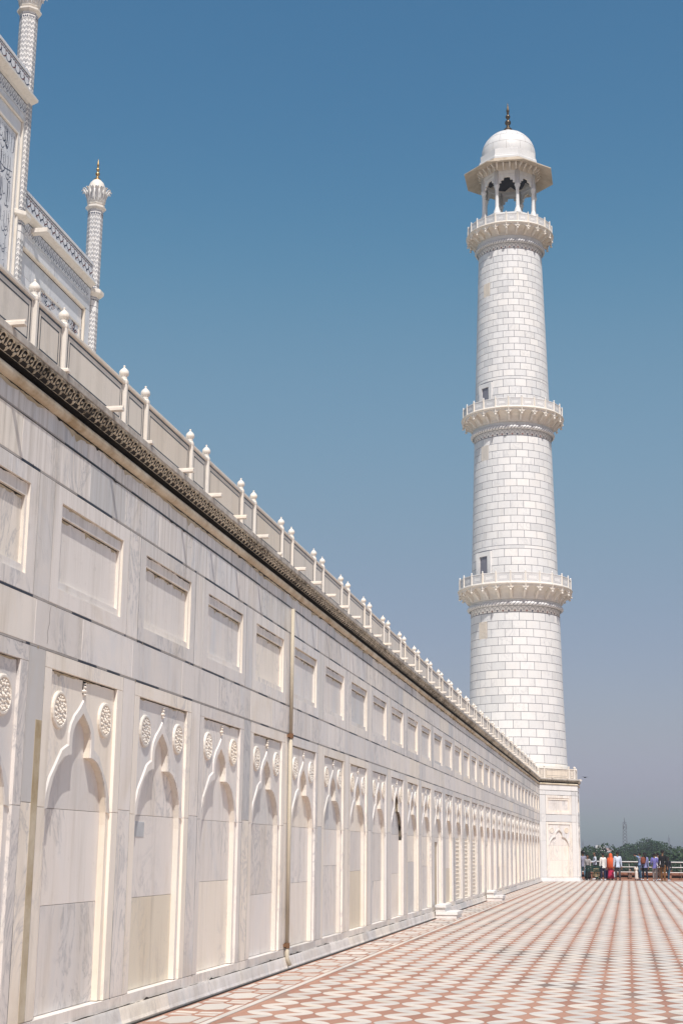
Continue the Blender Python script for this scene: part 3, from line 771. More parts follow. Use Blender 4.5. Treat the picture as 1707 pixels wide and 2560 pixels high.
# ================================================================== minaret
MIN=thing('minaret','tall white marble minaret with three balconies and a domed pavilion on top','minaret',(AX,AY,0))
MIN.rotation_euler=(0,0.0032,0)
OR=SO/2/math.sin(PI/8)
octo=[(OR*math.cos(-PI/2-PI/8+k*PI/4),OR*math.sin(-PI/2-PI/8+k*PI/4)) for k in range(8)]
def octring(a): 
    R_=a/math.cos(PI/8); return [(R_*math.cos(-PI/2-PI/8+k*PI/4),R_*math.sin(-PI/2-PI/8+k*PI/4)) for k in range(8)]
ap=SO/2/math.tan(PI/8)
mb=MB(); pts=octring(ap-0.13); mb.add([(x,y,0) for x,y in pts]+[(x,y,5.4) for x,y in pts],[tuple(range(8,16))]+[(i,(i+1)%8,8+(i+1)%8,8+i) for i in range(8)],JOINT)
BASE=mb.build('octagonal_base',parent=MIN)
path=octring(ap)
mbk=MB()
for k in (-1,0,1,2,3):
    ang=k*PI/4-0.0   # outward normal angle
    T=Matrix.Rotation(ang,4,'Z')@Matrix.Translation((ap,-SO/2,0)); off=(SO-BW)/2
    Tb=T@Matrix.Translation((0,off,0))
    bay(MIN,Tb,2+k)
    for (a,b) in ((0.1,0.283),(0.288,2.3),(2.304,3.355),(3.36,3.78),(3.787,4.868),(4.89,5.13)):
        for (y0,y1) in ((0.006,off*0.30),(off*0.30+0.012,off-0.012),(off+BW+0.012,SO-off*0.30-0.012),(SO-off*0.30,SO-0.006)):
            mb=MB(); mb.slab(y0,y1,a,b,-0.12,0.0 if 0.1<y0<SO-0.2 else 0.012,MARBLEW,0.003); place(mb.mesh('marble_slab'),'marble_slab',MIN,mat=T)
    for (a,b) in ((3.3765,3.766),(4.89,5.13)):
        mb=MB(); mb.slab(off,off+BW,a,b,-0.12,0.0,MARBLEW,0.003); place(mb.mesh('marble_slab'),'marble_slab',MIN,mat=T)
    mb=MB(); mb.slab(0.006,SO-0.006,5.155,5.46,-0.12,0.012,MARBLEW,0.003); place(mb.mesh('marble_slab'),'marble_slab',MIN,mat=T)
    q=strips(off*0.3,SO-off*0.3,5.134,5.152,random.Random(k+9),0.6,0.003); place(q.mesh('inlay_strip'),'inlay_strip',MIN,mat=T)
    # parapet on the base: corner posts and panel between
    for (y0,y1) in ((0.10,0.52),(0.52,SO-0.52),(SO-0.52,SO-0.10)):
        ms=panel(y1-y0-0.096); Tp=T@Matrix.Translation((XP-0.03,y0+0.048,ZL))
        pa=place(ms[0],'parapet_panel',MIN,mat=Tp); place(ms[1],'inlay_line',pa,mat=Matrix.Identity(4)); place(ms[2],'rail',pa,mat=Matrix.Identity(4))
        po=place(POST,'parapet_post',MIN,mat=T@Matrix.Translation((XP-0.048,y1,ZL))); place(FIN,'finial',po,mat=Matrix.Translation((0,0,0.615)))
    for yy in (0.9,2.1): place(SPOUT,'water_spout',MIN,mat=T@Matrix.Translation((0,yy,0)))
    Fp=frieze_piece(SO,20); place(Fp,'carved_frieze',MIN,mat=T)
def oct_sweep(prof,m,name):
    mb=MB(); mb.sweep([(a,b) for a,b in path],prof,m,closed=True); return mb.build(name,parent=MIN)
oct_sweep([(-0.13,-0.002),(0.10,-0.002),(0.10,0.07),(0.06,0.08),(0.052,0.15),(0.022,0.178),(-0.13,0.18)],MARBLEW,'base_skirting')
cornice(MIN,path,closed=True)
mb=MB(); q=octring(ap-0.2); mb.add([(x,y,5.829) for x,y in q],[tuple(range(8))],MARBLEW); mb.build('base_platform',parent=MIN)
# shaft profile
def RS(z):
    pts=[(6.3,3.04),(6.9,2.985),(10.76,2.85),(15.9,2.735),(18.5,2.665),(27.3,2.43),(30.0,2.35),(39.85,2.05),(41,2.02)]
    for (a,ra),(b,rb) in zip(pts,pts[1:]):
        if z<=b: return ra+(rb-ra)*(z-a)/(b-a)
    return pts[-1][1]
mb=MB(); mb.lathe([(RS(z)-0.012,z) for z in (5.83,6.9,10.8,15.9,18.5,23,27.3,30,35,39.85,41.0)],64,INLAYG); mb.build('shaft',parent=MIN)
mb=MB(); mb.lathe([(3.30,5.83),(3.30,6.22),(3.22,6.26),(3.22,6.34),(3.10,6.44),(3.12,6.50),(3.04,6.60),(RS(6.7)+0.002,6.72),(RS(6.7)-0.05,6.72)],64,MARBLEC); mb.build('base_moulding',parent=MIN)
mb=MB()
for k in range(72):
    a=2*PI*k/72; T=Matrix.Rotation(a,4,'Z')
    mb.box(3.15,3.245,-0.085,0.085,6.27,6.42,MARBLEC,T=T)
mb.build('carved_leaf_ring',parent=MIN)
courses=[]
def run(z0,z1,n,plainband=None):
    h=(z1-z0)/n
    return [(z0+h*i,z0+h*(i+1)) for i in range(n)]
cA=run(6.73,15.68,18)
# section B with a plain ring over the door, section C likewise
cB=run(17.6,19.62,4)+[(19.62,19.84)]+run(19.84,26.84,15)
cC=run(28.6,30.58,4)+[(30.58,30.78)]+run(30.78,39.5,20)
view=math.atan2(-AY,CX-AX)
JG=0.015
def blockmesh(mb,z0,z1,a0,a1,t=0.0,m=None):
    n=3; vs=[]
    for (z,dr) in ((z0+JG,-0.02),(z0+JG,0.0),(z1-JG,0.0),(z1-JG,-0.02)):
        R_=RS(z)+dr
        for i in range(n+1):
            a=a0+(a1-a0)*i/n; vs.append((R_*math.cos(a),R_*math.sin(a),z))
    f=[]
    for l in range(3):
        for i in range(n): f.append((l*(n+1)+i,l*(n+1)+i+1,(l+1)*(n+1)+i+1,(l+1)*(n+1)+i))
    f.append((0,n+1,2*(n+1),3*(n+1))); f.append((n,3*(n+1)+n,2*(n+1)+n,n+1+n))
    mb.add(vs,f,m or MARBLEW,t)
doors=[(17.55,19.55),(28.55,30.5)]; wins=[(14.15,15.15),(25.25,26.25),(36.6,37.5)]
WZ={}; cnt=0; stuff=MB(); DA=view-math.radians(45)   # direction of doors/windows (to the left)
nb=20
for ci,(z0,z1) in enumerate(cA+cB+cC):
    ring=(z1-z0)<0.3
    for k in range(nb):
        jt=rnd.uniform(-0.012,0.012)
        a0=2*PI*(k+0.5*(ci%2))/nb; a1=a0+2*PI/nb
        if ring:
            blockmesh(stuff,z0,z1,a0,a1+0.001,rnd.random()); continue
        R_=RS(z0); g=JG/R_
        mid=(a0+a1)/2; dl=(mid-DA+PI)%(2*PI)-PI
        zz=(z0+z1)/2
        cut=None
        for (d0,d1) in doors:
            if d0<zz<d1: cut=(DA-0.235,DA+0.235)
        for (d0,d1) in wins:
            if d0<zz<d1: cut=(DA-0.13,DA+0.13); WZ.setdefault(d0,[]).extend([z0,z1])
        segs=[(a0,a1)]
        if cut:
            c0,c1=cut; new=[]
            for (s0,s1) in segs:
                sh=0
                while s0>c0+PI: s0-=2*PI; s1-=2*PI
                while s0<c0-PI: s0+=2*PI; s1+=2*PI
                if s1<=c0 or s0>=c1: new.append((s0,s1))
                else:
                    if s0<c0-0.02: new.append((s0,c0))
                    if s1>c1+0.02: new.append((c1,s1))
            segs=new
        for (s0,s1) in segs:
            facing=abs((mid-view+PI)%(2*PI)-PI)<1.25
            if facing and cnt<298 and ci<27:
                mb=MB(); blockmesh(mb,z0,z1,s0+g,s1-g,0.0); mb.build('marble_block',parent=MIN); cnt+=1
            else: blockmesh(stuff,z0,z1,s0+g,s1-g,rnd.random())
stuff.build('marble_block',parent=MIN,kind='stuff')
# doors and pierced windows
for (d0,d1) in doors:
    R_=RS((d0+d1)/2); T=Matrix.Rotation(DA,4,'Z'); wd=R_*0.235
    fr=MB()
    fr.box(R_-0.25,R_+0.025,-wd,-wd*0.55,d0,d1+0.0,MARBLEW,T=T); fr.box(R_-0.25,R_+0.025,wd*0.55,wd,d0,d1,MARBLEW,T=T); fr.box(R_-0.25,R_+0.025,-wd*0.55,wd*0.55,d1-0.28,d1,MARBLEW,T=T)
    fo=fr.build('door_frame',parent=MIN)
    dm=MB(); h=(d1-0.28-d0)
    dm.box(R_-0.22,R_-0.18,-wd*0.55,wd*0.55,d0,d1-0.28,DARKW,T=T); dm.box(R_-0.18,R_-0.16,-wd*0.52,wd*0.02,d0,d1-0.30,WHITEP,T=T)
    for i in range(5):
        for sg in (-1,1): dm.box(R_-0.18,R_-0.15,sg*wd*0.27-wd*0.13,sg*wd*0.27+wd*0.13,d0+h*(i+0.3)/5,d0+h*(i+0.62)/5,INLAYG if sg<0 else WHITEP,T=T)
    dm.build('door_leaf',parent=fo)
for (d0,d1) in wins:
    d0,d1=min(WZ[d0])+0.05,max(WZ[d0])-0.05
    R_=RS((d0+d1)/2); T=Matrix.Rotation(DA,4,'Z'); wd=R_*0.115
    fr=MB(); fr.box(R_-0.1,R_-0.03,-wd,wd,d0-0.05,d1+0.05,JOINT,T=T)
    ny,nz=8,12
    for i in range(ny+1):
        y=-wd+2*wd*i/ny; fr.box(R_-0.03,R_+0.008,y-0.018,y+0.018,d0-0.05,d1+0.05,MARBLEC,T=T)
    for j in range(nz+1):
        z=d0-0.05+(d1-d0+0.1)*j/nz; fr.box(R_-0.029,R_+0.0075,-wd,wd,z-0.016,z+0.016,MARBLEC,T=T)
    fr.build('pierced_window',parent=MIN)
# inlaid band and rope moulding, balconies
def ribbon(mb,pts,wd,m,R_,dr=0.004):
    """thin inlay ribbon on a cylinder: pts are (angle,z)"""
    for (a,b) in zip(pts,pts[1:]):
        da=(b[0]-a[0])*R_; dz=b[1]-a[1]; L=math.hypot(da,dz) or 1; nx,nz=-dz/L*wd/2/R_,da/L*wd/2
        vs=[]
        for (an,z) in ((a[0]+nx,a[1]+nz),(a[0]-nx,a[1]-nz),(b[0]-nx,b[1]-nz),(b[0]+nx,b[1]+nz)):
            vs.append(((R_+dr)*math.cos(an),(R_+dr)*math.sin(an),z))
        mb.add(vs,[(0,1,2,3),(3,2,1,0)][:1],m)
def balcony(zb,zr,zc,zd,Rr,Rn,np_,railh):
    """zb: bottom of inlaid band, zr: rope centre, zc: foot of corbel, zd: underside of the rim, Rr: rim radius"""
    mb=MB(); mb.lathe([(Rn+0.0,zb),(Rn+0.012,zb+0.002),(Rn+0.012,zr-0.12),(Rn+0.05,zr-0.09),(Rn+0.05,zr+0.16),(Rn+0.06,zc-0.05),(Rn+0.12,zc-0.02)],72,MARBLEW)
    band=mb.build('inlaid_band',parent=MIN)
    mb=MB(); n=48; Rq=Rn+0.012; h=zr-0.12-zb
    for k in range(n):
        a=2*PI*k/n; w2=2*PI/n
        ribbon(mb,[(a+w2*(q/6),zb+h*0.30+h*0.55*math.sin(q/6*PI)**0.7) for q in range(7)],0.020,INLAYG,Rq)
        ribbon(mb,[(a+w2*(0.5+0.5*q/6),zb+h*0.62+h*0.33*math.sin(q/6*PI)**0.7) for q in range(7)],0.012,GREY,Rq)
        for (da,dz) in ((0.42,0.28),(0.58,0.28),(0.5,0.16)):
            c=a+w2*da; z=zb+h*dz; ribbon(mb,[(c,z-0.03),(c,z+0.03)],0.05,NAVY if k%2 else MAROON,Rq)
    ribbon(mb,[(2*PI*k/72,zb+0.015) for k in range(73)],0.024,NAVY,Rq); ribbon(mb,[(2*PI*k/72,zr-0.135) for k in range(73)],0.022,NAVY,Rq)
    mb.build('inlay_pattern',parent=band)
    # rope: pale twisted beads with thin dark fillets
    mb=MB(); n=80; rt=0.115; Rt=Rn+0.10; seg=6; s1=seg+1
    for k in range(n):
        for (m,e0,e1,bul) in ((MARBLEW,0.0,0.80,1.22),(NAVY if k%10==0 else INLAYG,0.80,1.0,0.96)):
            vs=[]
            for q in range(3):
                e=e0+(e1-e0)*q/2; g=1.0 if q!=1 else bul
                for i in range(seg+1):
                    ph=-PI/2+PI*i/seg; a=2*PI*(k+e+0.5*math.sin(ph))/n; rr_=rt*g*(1.0 if bul>1 else 0.95)
                    vs.append(((Rt+rr_*math.cos(ph))*math.cos(a),(Rt+rr_*math.cos(ph))*math.sin(a),zr+rr_*math.sin(ph)))
            mb.add(vs,[(l*s1+i,(l+1)*s1+i,(l+1)*s1+i+1,l*s1+i+1) for l in range(2) for i in range(seg)],m,0.0,True)
    mb.build('rope_moulding',parent=MIN)
    # corbelled underside and rim slab
    pr=[]
    for i in range(9):
        q=i/8; pr.append((Rn+0.10+(Rr-0.20-Rn-0.12)*(q**2.8),zc+(zd-0.05-zc)*q**0.9))
    mb=MB(); mb.lathe(pr+[(Rr-0.06,zd-0.03),(Rr,zd),(Rr+0.03,zd+0.04),(Rr,zd+0.10),(Rr-0.04,zd+0.12),(Rn-0.3,zd+0.13)],96,MARBLEC)
    bal=mb.build('balcony',parent=MIN)
    # brackets and pendants
    br=MB()
    prof=[]
    R1=Rn+0.10; R2=Rr-0.10; hz=zd-zc
    up=[(R1,zc+0.05),(R1+0.18*(R2-R1),zc+0.02+0.1*hz),(R1+0.42*(R2-R1),zc+0.36*hz),(R1+0.66*(R2-R1),zc+0.55*hz),(R2-0.02,zc+0.62*hz),(R2,zc+0.80*hz),(R2+0.03,zd-0.01)]
    lo=[(R1,zd-0.01)]
    poly=[(a,b) for a,b in up]+lo
    n=len(poly)
    for sg in (0,):
        th=0.07; vs=[(a,-th,b) for a,b in poly]+[(a,th,b) for a,b in poly]
        br.add(vs,[tuple(range(n)),tuple(range(2*n-1,n-1,-1))]+[(i,n+i,n+(i+1)%n,(i+1)%n) for i in range(n)],MARBLEC)
    br.lathe([(0.001,-0.44),(0.07,-0.42),(0.085,-0.36),(0.03,-0.30),(0.03,-0.27),(0.065,-0.24),(0.07,-0.19),(0.04,-0.15),(0.075,-0.11),(0.085,-0.04),(0.085,0.0)],8,MARBLEC,c=(R2+0.02,0,zd+0.02))
    bme=br.mesh('bracket')
    sc=MB()  # scalloped fascia between brackets
    for k in range(np_):
        a0=2*PI*k/np_; 
        for j in range(8):
            q0,q1=j/8,(j+1)/8
            def dz(q): return 0.24*(abs(2*q-1)**1.5)+0.05+0.03*abs(math.sin(q*4*PI))
            vs=[]
            for q in (q0,q1):
                a=a0+2*PI/np_*q
                for (rr_,z) in ((Rr-0.08,zd+0.0),(Rr-0.08,zd-dz(q)),(Rr-0.13,zd-dz(q)),(Rr-0.13,zd+0.0)): vs.append((rr_*math.cos(a),rr_*math.sin(a),z))
            sc.add(vs,[(0,4,5,1),(1,5,6,2),(2,6,7,3)],MARBLEC)
    sc.build('scalloped_fascia',parent=bal)
    Rp=Rr-0.09
    pm=post_mesh(railh+0.05,0.05); fm=FIN
    wd=2*Rp*math.sin(PI/np_)-0.10; pan=MB(); pan.slab(-wd/2,wd/2,0,railh-0.05,-0.05,0,MARBLEW,0.003)
    def rect(y0,y1,z0,z1,t_):
        for (a,b,c,e) in ((y0,y1,z1-t_,z1),(y0,y1,z0,z0+t_),(y0,y0+t_,z0,z1),(y1-t_,y1,z0,z1)): pan.box(-0.01,0.003,a,b,c,e,INLAYG)
    rect(-wd/2+0.06,wd/2-0.06,0.09,railh-0.11,0.014); rect(-wd/2+0.13,wd/2-0.13,0.16,railh-0.18,0.012)
    pan.box(-0.06,0.02,-wd/2-0.02,wd/2+0.02,railh-0.048,railh,MARBLEW,bev=0.01)
    pme=pan.mesh('railing_panel')
    for k in range(np_):
        a=2*PI*k/np_; zf=zd+0.125
        T=Matrix.Rotation(a,4,'Z')
        place(bme,'bracket',bal,mat=T)
        po=place(pm,'railing_post',bal,mat=T@Matrix.Translation((Rp,0,zf)))
        place(pme,'railing_panel',bal,mat=Matrix.Rotation(a+PI/np_,4,'Z')@Matrix.Translation((Rp*math.cos(PI/np_),0,zf)))
    # finials joined per balcony (third level is the deepest)
    mb=MB(); fp=[(0.036,0),(0.044,0.008),(0.030,0.014),(0.055,0.035),(0.060,0.055),(0.044,0.08),(0.016,0.10),(0.001,0.13)]
    for k in range(np_):
        a=2*PI*k/np_; mb.lathe(fp,8,MARBLEW,c=(Rp*math.cos(a),Rp*math.sin(a),zd+0.125+railh+0.045))
    mb.build('railing_finials',parent=bal)
balcony(15.68,16.22,16.47,17.30,3.53,RS(16),24,0.60)
balcony(26.84,27.38,27.70,28.42,3.24,RS(27.2),24,0.56)
balcony(39.50,40.03,40.40,40.98,2.84,RS(39.9),24,0.54)
# pavilion
RC=1.75
CH_=[(RC*math.cos(-PI/2-PI/8+k*PI/4),RC*math.sin(-PI/2-PI/8+k*PI/4)) for k in range(8)]
def octprof(prof,m,name,rot=True,parent=None,smooth=False,caps=True):
    mb=MB(); mb.lathe([(a/math.cos(PI/8),z) for a,z in prof],8,m,a0=PI/8,sharp=True,caps=caps); return mb.build(name,parent=parent or MIN)
octprof([(1.95,41.1),(1.95,41.95),(2.0,41.98),(2.0,42.08),(1.9,42.10)],MARBLEW,'pavilion_plinth')
col=MB(); col.lathe([(0.26,0),(0.26,0.10),(0.21,0.14),(0.23,0.22),(0.17,0.36),(0.13,0.48),(0.125,0.52),(0.112,1.0),(0.105,1.75),(0.125,1.78),(0.125,1.84),(0.16,1.90),(0.19,2.02),(0.19,2.08),(0.16,2.10),(0.16,3.05)],10,MARBLEW,sharp=False); colme=col.mesh('pavilion_column')
for (x,y) in CH_: place(colme,'pavilion_column',MIN,loc=(x,y,42.10))
# cusped arches
side=2*RC*math.sin(PI/8); apm=RC*math.cos(PI/8)
def cusp():
    lob=[]; hw=side/2-0.13; z0=43.82; z1=44.70
    base=[]
    K=4
    for k in range(K):
        t0=k/K; t1=(k+1)/K; 
        def pt(t): return (hw*(1-t**1.7),z0+(z1-z0)*(t**0.75))
        a=Vector(pt(t0)); b=Vector(pt(t1)); dd=b-a; nn=Vector((dd.y,-dd.x)).normalized(); nn=nn if nn.x>0 or nn.y>0 else -nn
        nn=Vector((abs(nn.x),abs(nn.y)))
        for q in (0,0.2,0.4,0.6,0.8):
            base.append(a+dd*q+nn*(0.42*dd.length*math.sin(q*PI)**0.8 if q else 0))
    base.append(Vector((0,z1+0.03)))
    return base
cu=cusp(); ar=MB()
for sg in (1,-1):
    n=len(cu); 
    inner=[(sg*p.x,p.y) for p in cu]; outer=[]
    for k,p in enumerate(cu):
        q=k/(n-1); 
        outer.append((sg*min(side/2,side/2*(1-max(0,(q-0.5)*2))),43.82+(44.93-43.82)*min(1,q*2)))
    for x in (0.05,-0.05):
        v=[(x,)+p for p in inner]+[(x,)+p for p in outer]; f=[(i,i+1,n+i+1,n+i) for i in range(n-1)]
        if (sg>0)==(x>0): f=[tuple(reversed(q)) for q in f]
        ar.add(v,f,MARBLEW)
    v=[(0.05,)+p for p in inner]+[(-0.05,)+p for p in inner]; f=[(i,n+i,n+i+1,i+1) for i in range(n-1)]
    if sg>0: f=[tuple(reversed(q)) for q in f]
    ar.add(v,f,MARBLEC)
ar.box(-0.12,0.09,-side/2,side/2,44.93,45.16,MARBLEW); ar.box(0.05,0.075,-side/2+0.14,side/2-0.14,44.86,44.90,MARBLEW)
arme=ar.mesh('cusped_arch')
for k in range(8): place(arme,'cusped_arch',MIN,mat=Matrix.Rotation(k*PI/4,4,'Z')@Matrix.Translation((apm,0,0)))
octprof([(apm-0.15,45.16),(apm+0.06,45.165),(apm+0.08,45.72),(apm-0.12,45.73),(apm-0.15,45.16)],MARBLEC,'entablature',caps=False)
mb=MB(); mb.lathe([((apm-0.10)*math.cos(a*PI/16)+0.001,45.2+1.5*math.sin(a*PI/16)) for a in range(9)],24,SHADE,caps=False); mb.build('inner_dome',parent=MIN)  # pavilion's interior shade is painted into the dome lining
eb=MB(); poly=[(0,45.2),(0.06,45.24),(0.12,45.40),(0.34,45.52),(0.40,45.66),(0.40,45.72),(0,45.74)]; n=len(poly); th=0.05
eb.add([(a,-th,b) for a,b in poly]+[(a,th,b) for a,b in poly],[tuple(range(n)),tuple(range(2*n-1,n-1,-1))]+[(i,n+i,n+(i+1)%n,(i+1)%n) for i in range(n)],MARBLEC); ebm=eb.mesh('eave_bracket')
for k in range(8):
    for yy in (-0.62,-0.21,0.21,0.62): place(ebm,'eave_bracket',MIN,mat=Matrix.Rotation(k*PI/4,4,'Z')@Matrix.Translation((apm+0.07,yy,0)))
octprof([(1.70,45.74),(2.83,45.30),(2.85,45.31),(2.85,45.37),(2.0,45.80),(1.96,45.98)],EAVE,'eave',caps=False)
octprof([(1.72,45.88),(1.90,45.90),(1.90,46.16),(1.86,46.22),(1.86,46.30),(1.80,46.34),(1.80,46.72),(1.74,46.76)],MARBLEW,'drum',caps=False)
dp=[]
for i in range(15):
    q=i/14; a=q*PI/2; dp.append((1.79*math.cos(a)**0.9*(1+0.045*math.sin(q*PI*1.3)) if q<1 else 0.02,46.70+2.05*math.sin(a)**1.05))
mb=MB(); mb.lathe(dp,48,MARBLEW,caps=False); dome=mb.build('dome',parent=MIN)
mb=MB()
for zi in (3,6,9):
    R_,z=dp[zi]
    mb.lathe([(R_+0.004,z-0.01),(R_+0.004,z+0.01)],48,GREY,sharp=True)
for row,(i0,i1) in enumerate(((0,3),(3,6),(6,9))):
    for k in range(12):
        a=2*PI*(k+0.5*row)/12
        for i in range(i0,i1):
            (ra,za),(rb,zb_)=dp[i],dp[i+1]; w_=0.008
            vs=[((ra+0.005)*math.cos(a-w_/ra),(ra+0.005)*math.sin(a-w_/ra),za),((ra+0.005)*math.cos(a+w_/ra),(ra+0.005)*math.sin(a+w_/ra),za),((rb+0.005)*math.cos(a+w_/rb),(rb+0.005)*math.sin(a+w_/rb),zb_),((rb+0.005)*math.cos(a-w_/rb),(rb+0.005)*math.sin(a-w_/rb),zb_)]
            mb.add(vs,[(0,1,2,3)],GREY)
mb.build('dome_joint',parent=dome)
mb=MB()
for (R_,z,n,s_) in ((0.80,48.36,18,0.13),(0.52,48.60,12,0.12)):
    for k in range(n):
        a=2*PI*k/n; T=Matrix.Rotation(a,4,'Z')@Matrix.Translation((R_,0,z))@Matrix.Rotation(0.55,4,'Y')
        vs=[T@Vector(p) for p in ((-0.25,-s_*0.8,0.02),(0.0,-s_,0.05),(0.10,-s_*0.6,-0.01),(0.14,0,-0.03),(0.10,s_*0.6,-0.01),(0.0,s_,0.05),(-0.25,s_*0.8,0.02),(-0.05,0,0.10),(0.0,0,-0.06))]
        mb.add(vs,[(i,(i+1)%7,7) for i in range(7)]+[((i+1)%7,i,8) for i in range(7)],MARBLEW)
mb.lathe([(0.5,48.55),(0.45,48.68),(0.3,48.85),(0.22,48.92)],16,MARBLEW)
mb.build('lotus_crown',parent=dome)
def finprof(k,z0):
    pr=[(0.30,0),(0.28,0.06),(0.16,0.20),(0.09,0.26),(0.12,0.30),(0.07,0.34)]
    for (c,r_) in ((0.56,0.20),(0.98,0.155)):
        for i in range(9):
            a=-PI/2+PI*i/8
            if r_*math.cos(a)>0.06: pr.append((r_*math.cos(a),c+r_*math.sin(a)))
        pr.append((0.055,c+r_+0.01)); pr.append((0.055,c+r_+0.05))
    pr+=[(0.09,1.25),(0.06,1.30),(0.10,1.34),(0.105,1.42),(0.07,1.6),(0.03,1.85),(0.002,2.05)]
    return [(a*k,z0+b*k) for a,b in pr]
mb=MB(); mb.lathe(finprof(1.03,48.92),20,BRONZE); mb.build('finial',parent=dome)

# ================================================================== mausoleum
TOMB=thing('mausoleum','great white marble mausoleum with inlaid walls and slender corner turrets behind the plinth','building',(-19.3,0,ZL))
def tb(mb,name,parent=None,**k):
    o=mb.build(name,parent=parent or TOMB,**k)
    if parent is None: o.location=(19.3,0,-ZL)
    return o
XW=-19.3; XPI=-18.9
mb=MB(); mb.box(-48,XW-0.15,51.05,60.2,ZL,28.2,JOINT); mb.box(-48,XPI-0.15,26,50.9,ZL,32.4,JOINT)
# chamfered corner face going back from the turret
mb.add([(XW-0.1,60.2,ZL),(XW-8.6,68.7,ZL),(XW-8.6,68.7,28.8),(XW-0.1,60.2,28.8),(-48,68.7,ZL),(-48,68.7,28.8),(-48,60,28.8),(XW-0.1,60,28.8)],[(0,1,2,3),(1,4,5,2),(3,2,5,6,7)],MARBLET)
tb(mb,'core')
def courses_wall(y0,y1,z0,z1,h,xf,name='marble_slab',lw=1.6):
    z=z0; row=0
    while z<z1-0.05:
        hh=min(h,z1-z); y=y0-(lw/2 if row%2 else 0)
        while y<y1:
            a=max(y,y0); b=min(y+lw,y1)
            if b-a>0.05:
                mb=MB(); mb.slab(a,b-0.012,z,z+hh-0.012,xf-0.15,xf,MARBLET,0.004); tb(mb,name)
            y+=lw
        z+=hh; row+=1
# wing wall: border, frame moulding, recessed panel
courses_wall(59.56,60.15,ZL+12,26.45,2.2,XW,lw=3)
courses_wall(51.3,60.15,26.90,27.025,0.2,XW-0.002,lw=2)
courses_wall(51.3,59.45,20.0,26.3,1.05,XW-0.10,lw=1.7)
courses_wall(51.3,60.15,26.46,26.9,0.5,XW,lw=2.2)
mb=MB(); mb.box(XW-0.14,XW-0.10,52.25,60.1,ZL,20.0,MARBLET); tb(mb,'lower_wall')
mb=MB(); mb.sweep([(XW-0.02,52.3),(XW-0.02,59.55)],[(-0.08,26.30),(0.0,26.30),(0.05,26.34),(0.05,26.42),(0.0,26.46),(-0.08,26.46)],MARBLEC); mb.box(XW-0.12,XW+0.03,59.45,59.55,ZL+12,26.40,MARBLEC); mb.box(XW-0.12,XW-0.095,59.40,59.45,ZL+12,26.29,BLACK); mb.box(XW-0.12,XW-0.095,52.3,59.45,26.25,26.29,BLACK); tb(mb,'frame_moulding')
mb=MB(); mb.box(XW-0.02,XW+0.02,54.2,58.9,19.5,25.35,MARBLET); 
mb.box(XW+0.02,XW+0.06,54.2,58.9,25.22,25.32,MARBLEC); mb.box(XW+0.02,XW+0.06,58.8,58.9,19.5,25.22,MARBLEC); mb.box(XW+0.02,XW+0.06,54.2,54.3,19.5,25.22,MARBLEC)
tb(mb,'spandrel_panel')
def curl(mb,x,cy,cz,s,m,r,n=7,wd=0.03,dirn=1):
    """S shaped inlay stroke on a wall facing +x"""
    pts=[]
    for i in range(n):
        q=i/(n-1); pts.append((cy+dirn*s*0.32*math.sin(q*2*PI*0.95),cz+s*(q-0.5)))
    stroke(mb,x,pts,[wd*(0.5+math.sin(PI*i/(n-1))) for i in range(n)],m)
def stroke(mb,x,pts,ws,m):
    n=len(pts); L=[];R_=[]
    for i in range(n):
        a=Vector(pts[max(i-1,0)]); b=Vector(pts[min(i+1,n-1)]); dd=(b-a); 
        if dd.length<1e-6: dd=Vector((1,0))
        dd.normalize(); w_=ws[i] if isinstance(ws,list) else ws
        p=Vector(pts[i]); L.append((x,p.x-dd.y*w_/2,p.y+dd.x*w_/2)); R_.append((x,p.x+dd.y*w_/2,p.y-dd.x*w_/2))
    mb.add(L+R_,[(i,n+i,n+i+1,i+1) for i in range(n-1)],m)
def dot(mb,x,y,z,r_,m,n=6):
    mb.add([(x,y+r_*math.cos(2*PI*i/n),z+r_*math.sin(2*PI*i/n)) for i in range(n)],[tuple(range(n))],m)
rr=random.Random(4)
mb=MB(); x=XW+0.024
for k in range(60):
    cy=rr.uniform(54.4,58.7); cz=rr.uniform(24.2,25.15)
    curl(mb,x,cy,cz,rr.uniform(0.18,0.4),rr.choice([NAVY,NAVY,MAROON]),rr,wd=0.035,dirn=rr.choice([-1,1]))
    for j in range(3): dot(mb,x,cy+rr.uniform(-0.2,0.2),cz+rr.uniform(-0.25,0.25),0.035,rr.choice([NAVY,MAROON,BLACK]))
tb(mb,'floral_inlay')
